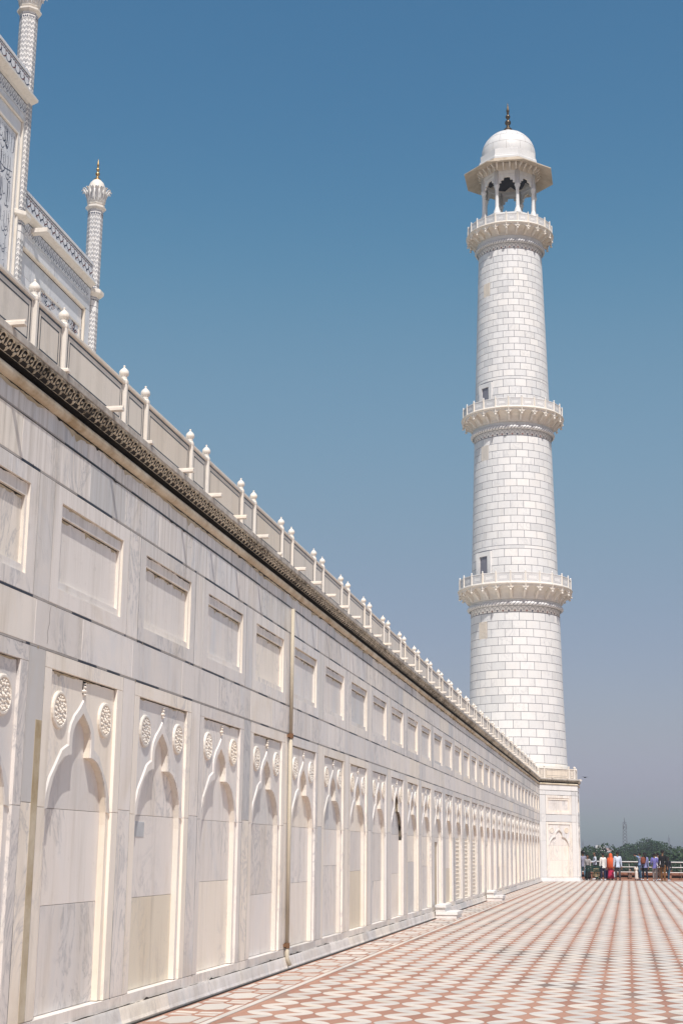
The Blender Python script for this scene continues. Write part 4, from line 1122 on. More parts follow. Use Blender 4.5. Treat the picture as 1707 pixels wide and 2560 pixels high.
def entabl(y0,y1,xf,zf0,zf1,zc0,zc1,zp0,zp1,zt,pr=0.26):
    """arcaded frieze, projecting cornice, parapet with flower inlay"""
    mb=MB(); mb.slab(y0,y1,zf0,zf1,xf-0.15,xf+0.01,MARBLET,0.003); fr=tb(mb,'arcaded_frieze')
    mb=MB(); x=xf+0.0125; p=0.34; n=int((y1-y0)/p); hh=zf1-zf0
    for k in range(n):
        c=y0+(k+0.5)*p
        stroke(mb,x,[(c-p/2,zf0+0.25*hh),(c-p*0.45,zf0+0.55*hh),(c-p*0.2,zf0+0.8*hh),(c,zf0+0.93*hh),(c+p*0.2,zf0+0.8*hh),(c+p*0.45,zf0+0.55*hh),(c+p/2,zf0+0.25*hh)],0.028,INLAYG)
        stroke(mb,x,[(c,zf0+0.35*hh),(c,zf0+0.6*hh)],0.05,INLAYG); dot(mb,x,c-0.07,zf0+0.28*hh,0.04,NAVY); dot(mb,x,c+0.07,zf0+0.28*hh,0.04,NAVY); dot(mb,x,c,zf0+0.14*hh,0.045,NAVY)
    stroke(mb,x,[(y0,zf1-0.02),(y1,zf1-0.02)],0.03,BLACK)
    tb(mb,'frieze_inlay')
    mb=MB(); a=(zc1-zc0)
    mb.sweep([(xf,y0),(xf,y1)],[(-0.15,zc0),(0.03,zc0),(0.08,zc0+0.25*a),(pr-0.04,zc0+0.55*a),(pr,zc0+0.62*a),(pr,zc1-0.03),(pr-0.04,zc1),(-0.15,zc1)],MARBLEC); tb(mb,'cornice')
    mb=MB(); mb.box(xf-0.2,xf+0.05,y0,y1,zp0,zt,MARBLET,bev=0.01); mb.box(xf+0.05,xf+0.09,y0,y1,zt-0.12,zt-0.01,MARBLET); mb.box(xf+0.05,xf+0.20,y0,y1,zc1+0.002,zp0+0.06,MARBLET); pa=tb(mb,'parapet')
    mb=MB(); x=xf+0.054; p=0.46; n=int((y1-y0)/p); hh=zp1-zp0
    stroke(mb,x,[(y0,zp1+0.03),(y1,zp1+0.03)],0.04,BLACK); stroke(mb,x,[(y0,zp0+0.09),(y1,zp0+0.09)],0.03,BLACK); 
    r2=random.Random(3)
    for k in range(n):
        c=y0+(k+0.5)*p; zc_=zp0+hh*0.45
        curl(mb,x,c-0.10,zc_,hh*0.60,NAVY,r2,8,0.036,1); curl(mb,x,c+0.10,zc_+0.02,hh*0.66,NAVY if k%2 else MAROON,r2,8,0.040,-1)
        for j in range(5): dot(mb,x,c-0.19+0.095*j,zp1-0.10+0.03*(j%2),0.04,MAROON if j!=2 else NAVY)
        for j in range(4): dot(mb,x,c+r2.uniform(-0.26,0.26),zc_+r2.uniform(-0.25,0.25),0.022,r2.choice([MAROON,INLAYG]))
        stroke(mb,x,[(c-0.27,zp0+0.15),(c-0.31,zc_),(c-0.24,zp1-0.15)],0.014,INLAYG)
    tb(mb,'flower_inlay')
entabl(51.3,60.1,XW,27.03,27.60,27.62,27.90,27.95,28.72,28.90)
KP=(4.9-XPI)/24.2
YR0=51.2
def py(v): return v*KP
def pz(v): return 1.7+(v-1.7)*KP
entabl(26,YR0,XPI,pz(32.12),pz(32.68),pz(32.70),pz(33.05),pz(33.10),pz(33.95),pz(34.14),0.38)
# pishtaq: borders, mouldings, calligraphy panel
YR=51.25; ZF=pz(31.80)
courses_wall(44.0,YR+0.02,ZF,pz(32.10),0.4,XPI,lw=1.6)
courses_wall(py(51.58),YR+0.02,12.0,ZF,3.3,XPI,lw=3)
mb=MB(); mb.box(XPI-0.12,XPI+0.04,44,py(51.58),ZF-0.08,ZF,MARBLEC); mb.box(XPI-0.12,XPI+0.04,py(51.58)-0.08,py(51.58),ZL,ZF-0.08,MARBLEC)
YC=py(51.07); ZC=pz(30.95)
mb.box(XPI-0.12,XPI+0.02,44,YC+0.10,ZC+0.01,ZC+0.09,MARBLEC); mb.box(XPI-0.12,XPI+0.02,YC+0.01,YC+0.09,ZL,ZC+0.01,MARBLEC); tb(mb,'frame_moulding')
courses_wall(44.0,py(51.58)-0.09,ZC+0.10,ZF-0.09,0.7,XPI-0.06,lw=1.4)
courses_wall(YC+0.10,py(51.58)-0.09,12.0,ZC+0.09,2.6,XPI-0.06,lw=3)
mb=MB(); mb.box(XPI-0.14,XPI-0.06,26,YC,12,ZC,MARBLET); mb.box(XPI-0.14,XPI-0.06,26,YR,ZL,11.99,MARBLET); cp=tb(mb,'calligraphy_panel')
cal=MB(); x=XPI-0.056; r2=random.Random(12)
for (ya,yb) in [(YC-1.72,YC-0.08),(YC-3.5,YC-1.86)]:
    z=ZC-0.12
    while z>16:
        hh=r2.uniform(1.0,1.25)
        for k in range(r2.randint(10,12)):
            y=r2.uniform(ya+0.05,yb-0.05); stroke(cal,x,[(y,z-hh*r2.uniform(0.55,0.9)),(y+0.02,z-hh*0.3),(y-0.02,z-r2.uniform(0.0,0.12))],[0.022,0.034,0.02],NAVY)
        for k in range(7):
            y=r2.uniform(ya+0.2,yb-0.25); zz=z-hh*r2.uniform(0.45,0.95); s_=r2.uniform(0.08,0.16)
            stroke(cal,x,[(y-s_,zz+s_*0.6),(y-s_*0.9,zz),(y-s_*0.3,zz-s_*0.55),(y+s_*0.4,zz-s_*0.45),(y+s_,zz+s_*0.2),(y+s_*0.9,zz+s_*0.7)],[0.015,0.032,0.042,0.04,0.03,0.015],NAVY)
        if r2.random()<0.6:
            zz=z-hh*0.6; stroke(cal,x,[(ya+0.05,zz+0.05),((ya+yb)/2,zz-0.05),(yb-0.08,zz+0.12)],[0.03,0.05,0.03],NAVY)
        for k in range(16): dot(cal,x,r2.uniform(ya,yb),z-r2.uniform(0,hh),0.022,NAVY,4)
        for k in range(4):
            y=r2.uniform(ya,yb-0.1); zz=z-r2.uniform(0,hh); stroke(cal,x,[(y,zz),(y+0.12,zz+0.06)],0.02,NAVY)
        z-=hh
stroke(cal,x,[(YC-0.03,ZL),(YC-0.03,ZC-0.03),(30,ZC-0.03)],0.02,BLACK)
cb=tb(cal,'calligraphy')
# turrets
def turret(cy,cx,r_,zl,zcol,ztop,label):
    sh=MB(); sh.lathe([(r_,ZL),(r_,zcol)],8,MARBLEW,c=(cx,cy,0),a0=PI/8,sharp=True); t=tb(sh,'turret',label=label)
    OX=lambda o: o
    ch=MB(); side_=2*r_*math.sin(PI/8); apo=r_*math.cos(PI/8)
    r3=random.Random(int(cy*10))
    for k in range(8):
        T=Matrix.Translation((cx,cy,0))@Matrix.Rotation(k*PI/4,4,'Z')@Matrix.Translation((apo+0.003,0,0))
        z=zcol-0.25
        while z>10:
            if zl-0.75<z<zl+0.55: z-=0.2; continue
            for off in (0,-0.07):
                for j in range(4):
                    m=r3.choice([NAVY,NAVY,NAVY,INLAYG]) if off==0 else r3.choice([INLAYG,NAVY,GREY])
                    if r3.random()<0.15: m=GREY
                    y0_=-side_/2+side_*j/4+0.004; y1_=y0_+side_/4-0.0; hh=0.105
                    za,zb_=(z,z-hh) if j%2 else (z-hh,z)
                    w_=0.030
                    vs=[T@Vector(p) for p in ((0,y0_,za+off-w_/2),(0,y1_,zb_+off-w_/2),(0,y1_,zb_+off+w_/2),(0,y0_,za+off+w_/2))]
                    ch.add(vs,[(0,1,2,3)],m)
            z-=0.225
        for zz in (zcol-0.12,zl+0.5,zl-0.1,zl-0.55):
            vs=[T@Vector(p) for p in ((0,-side_/2,zz),(0,side_/2,zz),(0,side_/2,zz+0.03),(0,-side_/2,zz+0.03))]; ch.add(vs,[(0,1,2,3)],INLAYG)
            if zz!=zl-0.55:
                for q in range(3):
                    c=side_*(q-1)*0.3; vs=[T@Vector(p) for p in ((0,c-0.04,zz-0.1),(0,c,zz-0.16),(0,c+0.04,zz-0.1),(0,c,zz-0.04))]; ch.add(vs,[(0,1,2,3)],NAVY)
        vs=[T@Vector(p) for p in ((0,-side_/2-0.005,10),(0,-side_/2+0.012,10),(0,-side_/2+0.012,zcol),(0,-side_/2-0.005,zcol))]; ch.add(vs,[(0,1,2,3)],GREY)
    o=ch.build('chevron_inlay',parent=t)
    if zl:
        lg=MB(); lg.lathe([(r_,zl-0.03),(r_*1.15,zl),(r_*1.62,zl+0.10),(r_*1.66,zl+0.13),(r_*1.66,zl+0.28),(r_*1.45,zl+0.33),(r_*1.02,zl+0.38)],8,MARBLEC,c=(cx,cy,0),a0=PI/8,sharp=True); lg.build('ledge',parent=t)
    V=0.64
    cp_=MB(); cp_.lathe([(r_,zcol),(r_*1.02,zcol+0.03*V),(r_*1.36,zcol+0.14*V),(r_*1.36,zcol+0.26*V),(r_*1.08,zcol+0.36*V),(r_*1.2,zcol+0.46*V),(r_*1.08,zcol+0.54*V)],8,MARBLEC,c=(cx,cy,0),a0=PI/8,sharp=True); cp_.build('collar',parent=t)
    lo=MB(); lo.lathe([(r_*1.08,zcol+0.5*V),(r_*1.14,zcol+0.75*V),(r_*1.25,zcol+1.15*V),(r_*1.45,zcol+1.5*V),(r_*1.2,zcol+1.62*V)],32,MARBLEW,c=(cx,cy,0))
    for k in range(16):
        a=2*PI*k/16; T=Matrix.Translation((cx,cy,0))@Matrix.Rotation(a,4,'Z'); hw=r_*0.25
        ring=[]
        for (R_,z,wf) in ((1.10,0.62,0.75),(1.20,0.98,0.80),(1.40,1.34,0.85),(1.68,1.60,0.95),(1.90,1.66,0.75),(1.96,1.56,0.35)):
            ring+= [T@Vector((r_*R_,-hw*wf*(0.75+0.15*R_),zcol+z*V)),T@Vector((r_*R_+0.03,0,zcol+z*V-0.02)),T@Vector((r_*R_,hw*wf*(0.75+0.15*R_),zcol+z*V)),T@Vector((r_*R_-0.05,0,zcol+z*V+0.04))]
        f=[]
        for l in range(5):
            for i in range(4): f.append((l*4+i,l*4+(i+1)%4,(l+1)*4+(i+1)%4,(l+1)*4+i))
        f+=[(3,2,1,0),(20,21,22,23)]
        lo.add(ring,f,MARBLEW,0,True)
    lo.build('lotus_capital',parent=t)
    dm=MB(); dm.lathe([(r_*1.12,zcol+1.55*V),(r_*1.16,zcol+1.75*V),(r_*1.10,zcol+2.0*V),(r_*0.9,zcol+2.3*V),(r_*0.55,zcol+2.52*V),(r_*0.2,zcol+2.64*V),(0.05,zcol+2.66*V)],24,MARBLEC,c=(cx,cy,0)); dm.build('small_dome',parent=t)
    fn=MB(); fn.lathe(finprof(0.56,zcol+2.60*V),16,GOLD,c=(cx,cy,0)); fn.build('finial',parent=t)
turret(60.70,XW-0.20,0.365,27.40,31.90,0,'slender octagonal turret with chevron inlay and gilded finial at the wing corner')
turret(51.10,XPI-0.26,0.385,26.95,36.55,0,'taller octagonal turret with chevron inlay beside the calligraphy panel')
mb=MB(); mb.box(XW-0.1,XW+0.75,53.0,53.35,27.30,27.52,MARBLEC,bev=0.02); tb(mb,'water_spout')

# ================================================================== railing, low wall at the terrace edge
YE=96.4
t=thing('sandstone_wall','low carved red sandstone wall along the far edge of the terrace','wall',(0,YE,0))
wallpan=MB(); wallpan.box(0,2.28,0,0.22,0.0,0.10,REDW,bev=0.008); wallpan.box(0.02,2.26,0.10,0.2,0.10,0.24,SHADE); wallpan.box(0,2.28,-0.03,0.24,0.22,0.43,REDW,bev=0.01); wallpan.box(0.0,2.28,-0.05,0.26,0.432,0.47,REDW,bev=0.01)  # near-black strip paints the shadow band low on the wall
for k in range(6): 
    for q in range(8): wallpan.box(0.2+0.33*k+0.12*math.cos(q*PI/4)-0.03,0.2+0.33*k+0.12*math.cos(q*PI/4)+0.03,-0.045,-0.028,0.32+0.07*math.sin(q*PI/4)-0.02,0.32+0.07*math.sin(q*PI/4)+0.02,REDW)
wpm=wallpan.mesh('carved_panel')
mb=MB(); mb.box(-0.10,0.10,-0.08,0.28,0,0.50,REDW,bev=0.015); mb.lathe([(0.07,0.5),(0.09,0.54),(0.05,0.60),(0.001,0.64)],8,REDW,c=(0,0.1,0)); wpo=mb.mesh('wall_post')
for k in range(-4,14): place(wpm,'carved_panel',t,loc=(k*2.5+0.11,0,0)); place(wpo,'wall_post',t,loc=(k*2.5,0,0))
t=thing('metal_railing','white painted three bar metal railing standing along the far edge of the terrace','railing',(0,YE-0.35,0))
for z,r_ in ((1.085,0.036),(0.76,0.028),(0.44,0.028)):
    mb=MB(); mb.tube([(-10,0,z),(35,0,z)],r_,8,WHITEP); mb.build('rail',parent=t)
mb=MB(); mb.tube([(0,0.06,0),(0,0.06,1.08)],0.02,8,GREY); rp=mb.mesh('railing_post')
for k in range(-6,22): place(rp,'railing_post',t,loc=(k*1.62+0.1,0,0))

# ================================================================== people
def cloth(name,c,var=0.12): return plain(name,c,0.85,var,12.0)
def pattern(name,c1,c2,kind='stripe',sc=40.0):
    m,nt,b=newmat(name,0.85,0.15)
    tc=N(nt,'ShaderNodeTexCoord'); sp=N(nt,'ShaderNodeSeparateXYZ'); nt.links.new(tc.outputs['Object'],sp.inputs[0])
    fx=mth(nt,'GREATER_THAN',mth(nt,'FRACT',mth(nt,'MULTIPLY',sp.outputs['X'],sc)),0.6)
    fz=mth(nt,'GREATER_THAN',mth(nt,'FRACT',mth(nt,'MULTIPLY',sp.outputs['Z'],sc)),0.6)
    if kind=='stripe': f=fx
    elif kind=='check': f=mth(nt,'MULTIPLY',mth(nt,'ADD',fx,fz),0.5)
    else:
        f=ramp(nt,noise(nt,tc.outputs['Object'],sc,2,0.5),[(0.50,0.0),(0.55,1.0)])
    nt.links.new(mixc(nt,f,c1,c2),b.inputs['Base Color']); return m
SKIN=cloth('brown skin',(0.24,0.13,0.08)); SKIN2=cloth('light brown skin',(0.36,0.21,0.14)); HAIR=cloth('black hair',(0.012,0.011,0.012))
SHOEW=cloth('white shoe covers',(0.62,0.64,0.68)); SHOEB=cloth('dark shoes',(0.03,0.03,0.04)); SHOET=cloth('tan shoes',(0.20,0.11,0.05))
tmpcol=COL
def skinmesh(verts,edges,name,mat,sub=2,root=0):
    me=bpy.data.meshes.new('tmp'); me.from_pydata([v[0] for v in verts],edges,[])
    o=bpy.data.objects.new('tmp',me); COL.objects.link(o)
    md=o.modifiers.new('s','SKIN'); md.use_smooth_shade=True
    if not me.skin_vertices: me.skin_vertices.new()
    sv=me.skin_vertices[0].data if me.skin_vertices else None
    for i,v in enumerate(verts):
        r_=v[1]; sv[i].radius=(r_,r_) if not isinstance(r_,tuple) else r_
        sv[i].use_root=(i==root)
    o.modifiers.new('u','SUBSURF').levels=sub
    dg=bpy.context.evaluated_depsgraph_get(); ev=o.evaluated_get(dg)
    m2=bpy.data.meshes.new_from_object(ev); m2.name=name
    bpy.data.objects.remove(o); bpy.data.meshes.remove(me)
    m2.materials.clear(); m2.materials.append(mat); m2.polygons.foreach_set('use_smooth',[True]*len(m2.polygons))
    return m2
V3=Vector
def person(label,x,y,h,face,top,bottom,topm='shirt',skirt=False,shoe=SHOEW,skin=SKIN,hair='short',arms=None,stride=0.0,lean=0.0,sit=False,bald=False,head=0.0,long_sleeve=True,group=None,scarf=None,kneel=0.0):
    """face: heading the person looks to, radians (0 = +Y, away from the camera)"""
    t=thing('person',label,'person',(x,y,0),face,group)
    k=h/1.72
    L=lambda a,b,c: (V3((a,b,c))*k)
    hipz=0.90 if not sit else 0.47
    ln=lean
    pel=L(0,0,hipz); 
    def up(dz,dx=0,dy=0): return L(dx,dy+ln*dz,hipz+dz)
    chest=up(0.33); neck=up(0.55); 
    shl,shr=up(0.50,-0.18),up(0.50,0.18)
    if sit:
        kn=[L(-0.10,0.42,0.47),L(0.10,0.42,0.47)]; an=[L(-0.10,0.45,0.08),L(0.10,0.45,0.08)]
    else:
        kn=[L(-0.10,stride*0.5+0.02,0.49),L(0.10,-stride*0.5+0.02,0.49)]; an=[L(-0.11,stride,0.08),L(0.11,-stride,0.08)]
    toe=[a+L(0,0.15,-0.045) for a in an]
    hips=[L(-0.09,0,hipz-0.02),L(0.09,0,hipz-0.02)]
    arms=arms or ((-0.24,0.02,0.755),(0.24,0.05,0.765))
    hands=[]; elb=[]
    for sh_,a,sg in ((shl,arms[0],-1),(shr,arms[1],1)):
        hd=L(a[0],a[1],a[2]-(0.90-hipz))
        md=(sh_+hd)/2; d_=(hd-sh_).length; ext=max(0.0,(0.54*k)**2-d_**2)**0.5/2
        elb.append(md+V3((sg*0.15,-0.9,-0.3)).normalized()*ext); hands.append(hd)
    # body: one continuous surface
    vs=[(pel,0.09*k),(up(0.16),0.07*k),(chest,0.075*k),(neck,0.05*k),(up(0.60),0.050*k),(up(0.65,0,0.015+head*0.02),0.076*k),(up(0.72,0,0.01+head*0.03),0.090*k),(up(0.785,0,head*0.03),0.062*k)]
    ed=[(0,1),(1,2),(2,3),(3,4),(4,5),(5,6),(6,7)]
    for q,sh_ in enumerate((shl,shr)):
        n=len(vs); vs+=[(sh_,0.048*k),(elb[q],0.036*k),(hands[q],0.026*k)]; ed+=[(2,n),(n,n+1),(n+1,n+2)]
        dr=(hands[q]-elb[q]).normalized(); side=dr.cross(V3((0,1,0.2))).normalized(); 
        pm=len(vs); vs.append((hands[q]+dr*0.07*k,0.03*k)); ed.append((n+2,pm))
        for fi in range(4):
            b0=hands[q]+dr*0.085*k+side*(fi-1.5)*0.019*k; ln_=(0.05,0.062,0.058,0.045)[fi]*k
            m_=len(vs); vs+=[(b0,0.0095*k),(b0+dr*ln_*0.6+V3((0,0.008*k,0)),0.009*k),(b0+dr*ln_+V3((0,0.022*k,-0.004*k)),0.007*k)]; ed+=[(pm,m_),(m_,m_+1),(m_+1,m_+2)]
        m_=len(vs); b0=hands[q]+dr*0.03*k+side*-0.03*k; vs+=[(b0,0.011*k),(b0+dr*0.03*k-side*0.02*k+V3((0,0.015*k,0)),0.009*k)]; ed+=[(n+2,m_),(m_,m_+1)]
    for q in (0,1):
        n=len(vs); vs+=[(hips[q],0.07*k),(kn[q],0.05*k),(an[q],0.036*k),(toe[q],0.028*k)]; ed+=[(0,n),(n,n+1),(n+1,n+2),(n+2,n+3)]
    place(skinmesh(vs,ed,'body',skin,1),'body',t)
    hc=up(0.71,0,0.01+head*0.03)
    # face: nose, ears, eyes on the head
    mb=MB(); 
    mb.add([hc+L(-0.016,0.082,-0.03),hc+L(0.016,0.082,-0.03),hc+L(0,0.078,0.03),hc+L(0,0.112,-0.022)],[(0,1,3),(1,2,3),(2,0,3)],skin)
    for sg in (-1,1):
        mb.lathe([(0.001,-0.03*k),(0.018*k,-0.015*k),(0.02*k,0.015*k),(0.001,0.032*k)],6,skin,c=tuple(hc+L(sg*0.086,0.0,-0.01)))
        mb.lathe([(0.001,-0.008*k),(0.011*k,0),(0.001,0.008*k)],6,HAIR,c=tuple(hc+L(sg*0.03,0.078,0.012)))
    mb.add([hc+L(-0.025,0.083,-0.062),hc+L(0.025,0.083,-0.062),hc+L(0.02,0.086,-0.054),hc+L(-0.02,0.086,-0.054)],[(0,1,2,3)],MAROON)
    mb.build('face',parent=t)
    if hair!='none':
        mb=MB(); n=14; rows=[]
        a_min=-0.15 if not bald else -0.55; cfront=0.35 if not bald else -0.1
        vs_=[]; R_=0.103*k
        lat=[PI/2,1.15,0.8,0.45,0.1,-0.25,-0.55]
        if bald: lat=[0.35,0.1,-0.2,-0.45,-0.6]
        for la in lat:
            for i in range(n):
                lo_=2*PI*i/n; yy=math.sin(lo_)
                la2=la if not (yy>0.2 and la<0.5) else max(la,0.5)
                vs_.append(hc+V3((R_*0.93*math.cos(la2)*math.cos(lo_),R_*1.08*math.cos(la2)*yy-0.008*k,R_*1.08*math.sin(la2)+0.012*k)))
        f=[(l*n+i,l*n+(i+1)%n,(l+1)*n+(i+1)%n,(l+1)*n+i) for l in range(len(lat)-1) for i in range(n)]
        mb.add(vs_,f,HAIR,0,True)
        if hair=='long':
            mb.tube([hc+L(0,-0.05,0.02),hc+L(0,-0.10,-0.12),hc+L(0,-0.13,-0.30),hc+L(0,-0.13,-0.46)],[0.07*k,0.085*k,0.075*k,0.03*k],10,HAIR)
        mb.build('hair',parent=t)
    if scarf:
        mb=MB(); 
        mb.lathe([(0.001,0.13*k),(0.07*k,0.115*k),(0.115*k,0.05*k),(0.125*k,-0.04*k),(0.13*k,-0.12*k),(0.17*k,-0.22*k),(0.24*k,-0.32*k),(0.26*k,-0.50*k),(0.25*k,-0.75*k),(0.2*k,-0.9*k)],16,scarf,c=tuple(hc+L(0,-0.03,0)),scal=lambda a,z:0.05*math.sin(5*a+z*4)-(0.16*max(0,math.sin(a)))) ; mb.build('headscarf',parent=t)
    # clothing
    sl_=0.045*k
    vt=[(up(0.02 if not skirt else 0.0),0.135*k),(up(0.16),0.122*k),(chest+L(0,0,0.02),0.142*k),(up(0.535),0.085*k)]
    et=[(0,1),(1,2),(2,3)]
    for q,sh_ in enumerate((shl,shr)):
        n=len(vt); w_=hands[q]*0.9+elb[q]*0.1 if long_sleeve else elb[q]*0.75+sh_*0.25
        vt+=[(sh_,0.082*k),(elb[q] if long_sleeve else (sh_*0.5+elb[q]*0.5),0.056*k),(w_,0.046*k)]; et+=[(2,n),(n,n+1),(n+1,n+2)]
    if topm!='dress': vt.append((up(-0.07),0.138*k)); et.append((0,len(vt)-1))
    place(skinmesh(vt,et,topm,top,1,0),topm,t)
    if skirt:
        mb=MB(); z0_=0.10*k; z1_=(hipz+0.12)*k
        if sit:
            mb.tube([pel+L(0,-0.08,0.02),L(0,0.2,0.48),L(0,0.42,0.45),L(0,0.47,0.12)],[0.15*k,0.17*k,0.16*k,0.2*k],14,bottom)
        else:
            mb.lathe([(0.12*k,z1_),(0.155*k,(hipz-0.05)*k),(0.175*k,0.6*k),(0.20*k,0.3*k),(0.225*k,z0_),(0.2*k,z0_)][::-1],18,bottom,scal=lambda a,z:0.07*math.sin(6*a))
        mb.build('skirt',parent=t)
    else:
        vt=[(pel+L(0,0,0.04),0.13*k)]; et=[]
        for q in (0,1):
            n=len(vt); vt+=[(hips[q]-L(0,0,0.05) if not sit else hips[q]+L(0,0.08,0),0.105*k),(kn[q],0.074*k),(an[q]+L(0,-0.0,0.02),0.058*k)]; et+=[(0,n),(n,n+1),(n+1,n+2)]
        place(skinmesh(vt,et,'trousers',bottom,1,0),'trousers',t)
    for q in (0,1):
        mb=MB(); a=an[q]; 
        pts=[a+L(0,-0.06,-0.035),a+L(0,0.02,-0.02),a+L(0,0.12,-0.045),a+L(0,0.20,-0.055)]
        mb.tube(pts,[0.036*k,0.050*k,0.044*k,0.024*k],8,shoe); mb.build('shoe',parent=t)
    return t
D_=math.radians
person('person in a navy and white checked shirt half hidden by the minaret base',2.10,93.6,1.73,D_(20),pattern('navy check cloth',(0.05,0.05,0.13),(0.55,0.55,0.62),'check',26),cloth('pale blue jeans',(0.12,0.26,0.36)),stride=0.12)
person('person with long black hair, black dress and grey cardigan standing by the bench',2.47,90.9,1.52,D_(150),cloth('grey cardigan',(0.36,0.34,0.33)),cloth('black dress',(0.012,0.012,0.014)),'cardigan',skirt=True,hair='long',skin=SKIN)
person('bald person in a white and pale blue shirt behind the bench',2.88,92.3,1.68,D_(100),cloth('white blue shirt',(0.50,0.54,0.62)),cloth('dark slate trousers',(0.05,0.05,0.07)),bald=True,skin=SKIN2,arms=((-0.2,0.25,1.05),(0.2,0.25,1.05)))
# bench with slats, back to the camera
t=thing('park_bench','dark green slatted park bench seen from behind beside the minaret base','bench',(2.83,89.75,0),0)
GREEN=cloth('dark green paint',(0.010,0.035,0.028)); 
for z in (0.52,0.61,0.70,0.79): 
    mb=MB(); mb.box(-0.42,0.42,-0.02,0.012,z,z+0.07,GREEN,bev=0.006); mb.build('back_slat',parent=t)
for y in (0.06,0.16,0.26,0.36):
    mb=MB(); mb.box(-0.42,0.42,y,y+0.08,0.42,0.445,GREEN,bev=0.006); mb.build('seat_slat',parent=t)
for xx in (-0.38,0.38):
    mb=MB(); mb.tube([(xx,0.02,0.86),(xx,0.04,0.43),(xx,-0.03,0.0)],0.022,8,GREEN); mb.tube([(xx,0.04,0.42),(xx,0.42,0.42),(xx,0.45,0.0)],0.022,8,GREEN); mb.build('leg',parent=t)
person('seated person in a pale yellow top and green printed skirt on the green bench',2.98,89.98,1.25,D_(-15),cloth('pale yellow cotton',(0.62,0.50,0.30)),pattern('green print cloth',(0.02,0.13,0.08),(0.55,0.60,0.55),'blot',16),skirt=True,sit=True,skin=SKIN)
person('person in a plain white shirt and navy trousers bending slightly to the left',3.40,90.3,1.64,D_(35),cloth('white cotton',(0.72,0.70,0.66)),cloth('navy trousers',(0.018,0.02,0.05)),lean=-0.05,stride=0.05,skin=SKIN2)
person('person in a blue dress and beige headscarf next to the orange sari',3.62,92.4,1.46,D_(-70),cloth('royal blue cloth',(0.025,0.04,0.16)),cloth('royal blue skirt',(0.025,0.04,0.16)),'dress',skirt=True,scarf=None,hair='short',skin=SKIN2)
person('person wrapped in a bright orange sari and headscarf',3.84,91.8,1.60,D_(25),cloth('orange silk',(0.66,0.10,0.03)),cloth('crimson silk',(0.55,0.03,0.10)),'dress',skirt=True,scarf=cloth('orange headscarf',(0.68,0.12,0.04)))
person('crouching person in pale clothes low beside the orange sari',4.02,93.4,0.80,D_(10),cloth('pale grey blue cloth',(0.50,0.54,0.60)),cloth('pale blue cloth',(0.45,0.52,0.60)),sit=True,skin=SKIN2)
person('person in a pale blue striped shirt and charcoal trousers seen from behind',4.27,90.9,1.73,D_(8),pattern('pale blue stripe',(0.42,0.50,0.66),(0.66,0.70,0.76),'stripe',34),cloth('charcoal trousers',(0.06,0.055,0.06)),stride=0.07,shoe=SHOEB,skin=SKIN)
person('small child in a white dress standing alone by the railing',5.38,92.0,0.94,D_(20),cloth('cream cotton',(0.68,0.62,0.54)),cloth('cream skirt',(0.66,0.60,0.54)),'dress',skirt=True,skin=SKIN,shoe=SHOEB,long_sleeve=False)
p=person('person in a light blue shirt raising a camera to the left',5.62,92.8,1.68,D_(70),cloth('light blue cotton',(0.24,0.36,0.58)),cloth('blue jeans',(0.07,0.16,0.26)),arms=((-0.08,0.25,1.50),(0.10,0.25,1.50)),skin=SKIN2)
t=thing('camera','small black camera held up in front of a face','camera',(5.36,92.92,1.57),D_(70)); mb=MB(); mb.box(-0.07,0.07,-0.03,0.03,-0.045,0.045,SHOEB,bev=0.008); mb.build('camera_body',parent=t); mb=MB(); mb.tube([(0,0.03,0),(0,0.09,0)],0.032,10,SHOEB); mb.build('lens',parent=t)
person('person with long black hair in a lilac top and dark trousers carrying a backpack',5.90,91.9,1.68,D_(15),cloth('lilac cotton',(0.22,0.23,0.42)),cloth('black trousers',(0.012,0.014,0.03)),hair='long',stride=0.10,skin=SKIN)
t=thing('backpack','rust brown backpack on the back of the lilac top','backpack',(5.80,91.66,1.02),D_(15)); BPM=cloth('brown leather',(0.19,0.055,0.03)); mb=MB(); mb.lathe([(0.05,-0.03),(0.14,0.0),(0.17,0.10),(0.165,0.25),(0.12,0.36),(0.03,0.40)],14,BPM,scal=lambda a,z:-0.35*abs(math.sin(a))); mb.build('bag',parent=t)
mb=MB(); mb.box(-0.10,0.10,-0.135,-0.10,0.04,0.20,BPM,bev=0.01); mb.build('front_pocket',parent=t)
for sx in (-0.08,0.08): mb=MB(); mb.tube([(sx,0.08,0.02),(sx,0.2,0.12),(sx,0.22,0.35),(sx,0.08,0.38)],0.014,6,BPM); mb.build('strap',parent=t)
person('person in a purple and blue checked shirt and light grey trousers',6.47,90.5,1.66,D_(-10),pattern('purple check cloth',(0.07,0.06,0.30),(0.28,0.27,0.52),'check',22),cloth('light grey trousers',(0.26,0.235,0.23)),stride=0.11,shoe=SHOEW,skin=SKIN,arms=((-0.22,0.15,0.95),(0.22,0.12,0.95)))
person('person in a bright white shirt mostly hidden behind the checked shirt',6.70,92.6,1.70,D_(40),cloth('bright white cotton',(0.76,0.75,0.78)),cloth('brown trousers b',(0.10,0.06,0.04)),skin=SKIN)
person('tall person in a black shirt and brown trousers',6.93,89.9,1.84,D_(-20),cloth('black cotton',(0.008,0.008,0.01)),cloth('brown trousers',(0.15,0.07,0.022)),stride=0.07,shoe=SHOET,skin=SKIN,lean=0.03)
person('person in a dark jacket and blue jeans at the right end of the group',7.30,91.9,1.46,D_(-35),cloth('dark jacket',(0.018,0.02,0.028)),cloth('dark blue jeans',(0.03,0.07,0.11)),stride=0.22,shoe=SHOEW,skin=SKIN,hair='long')

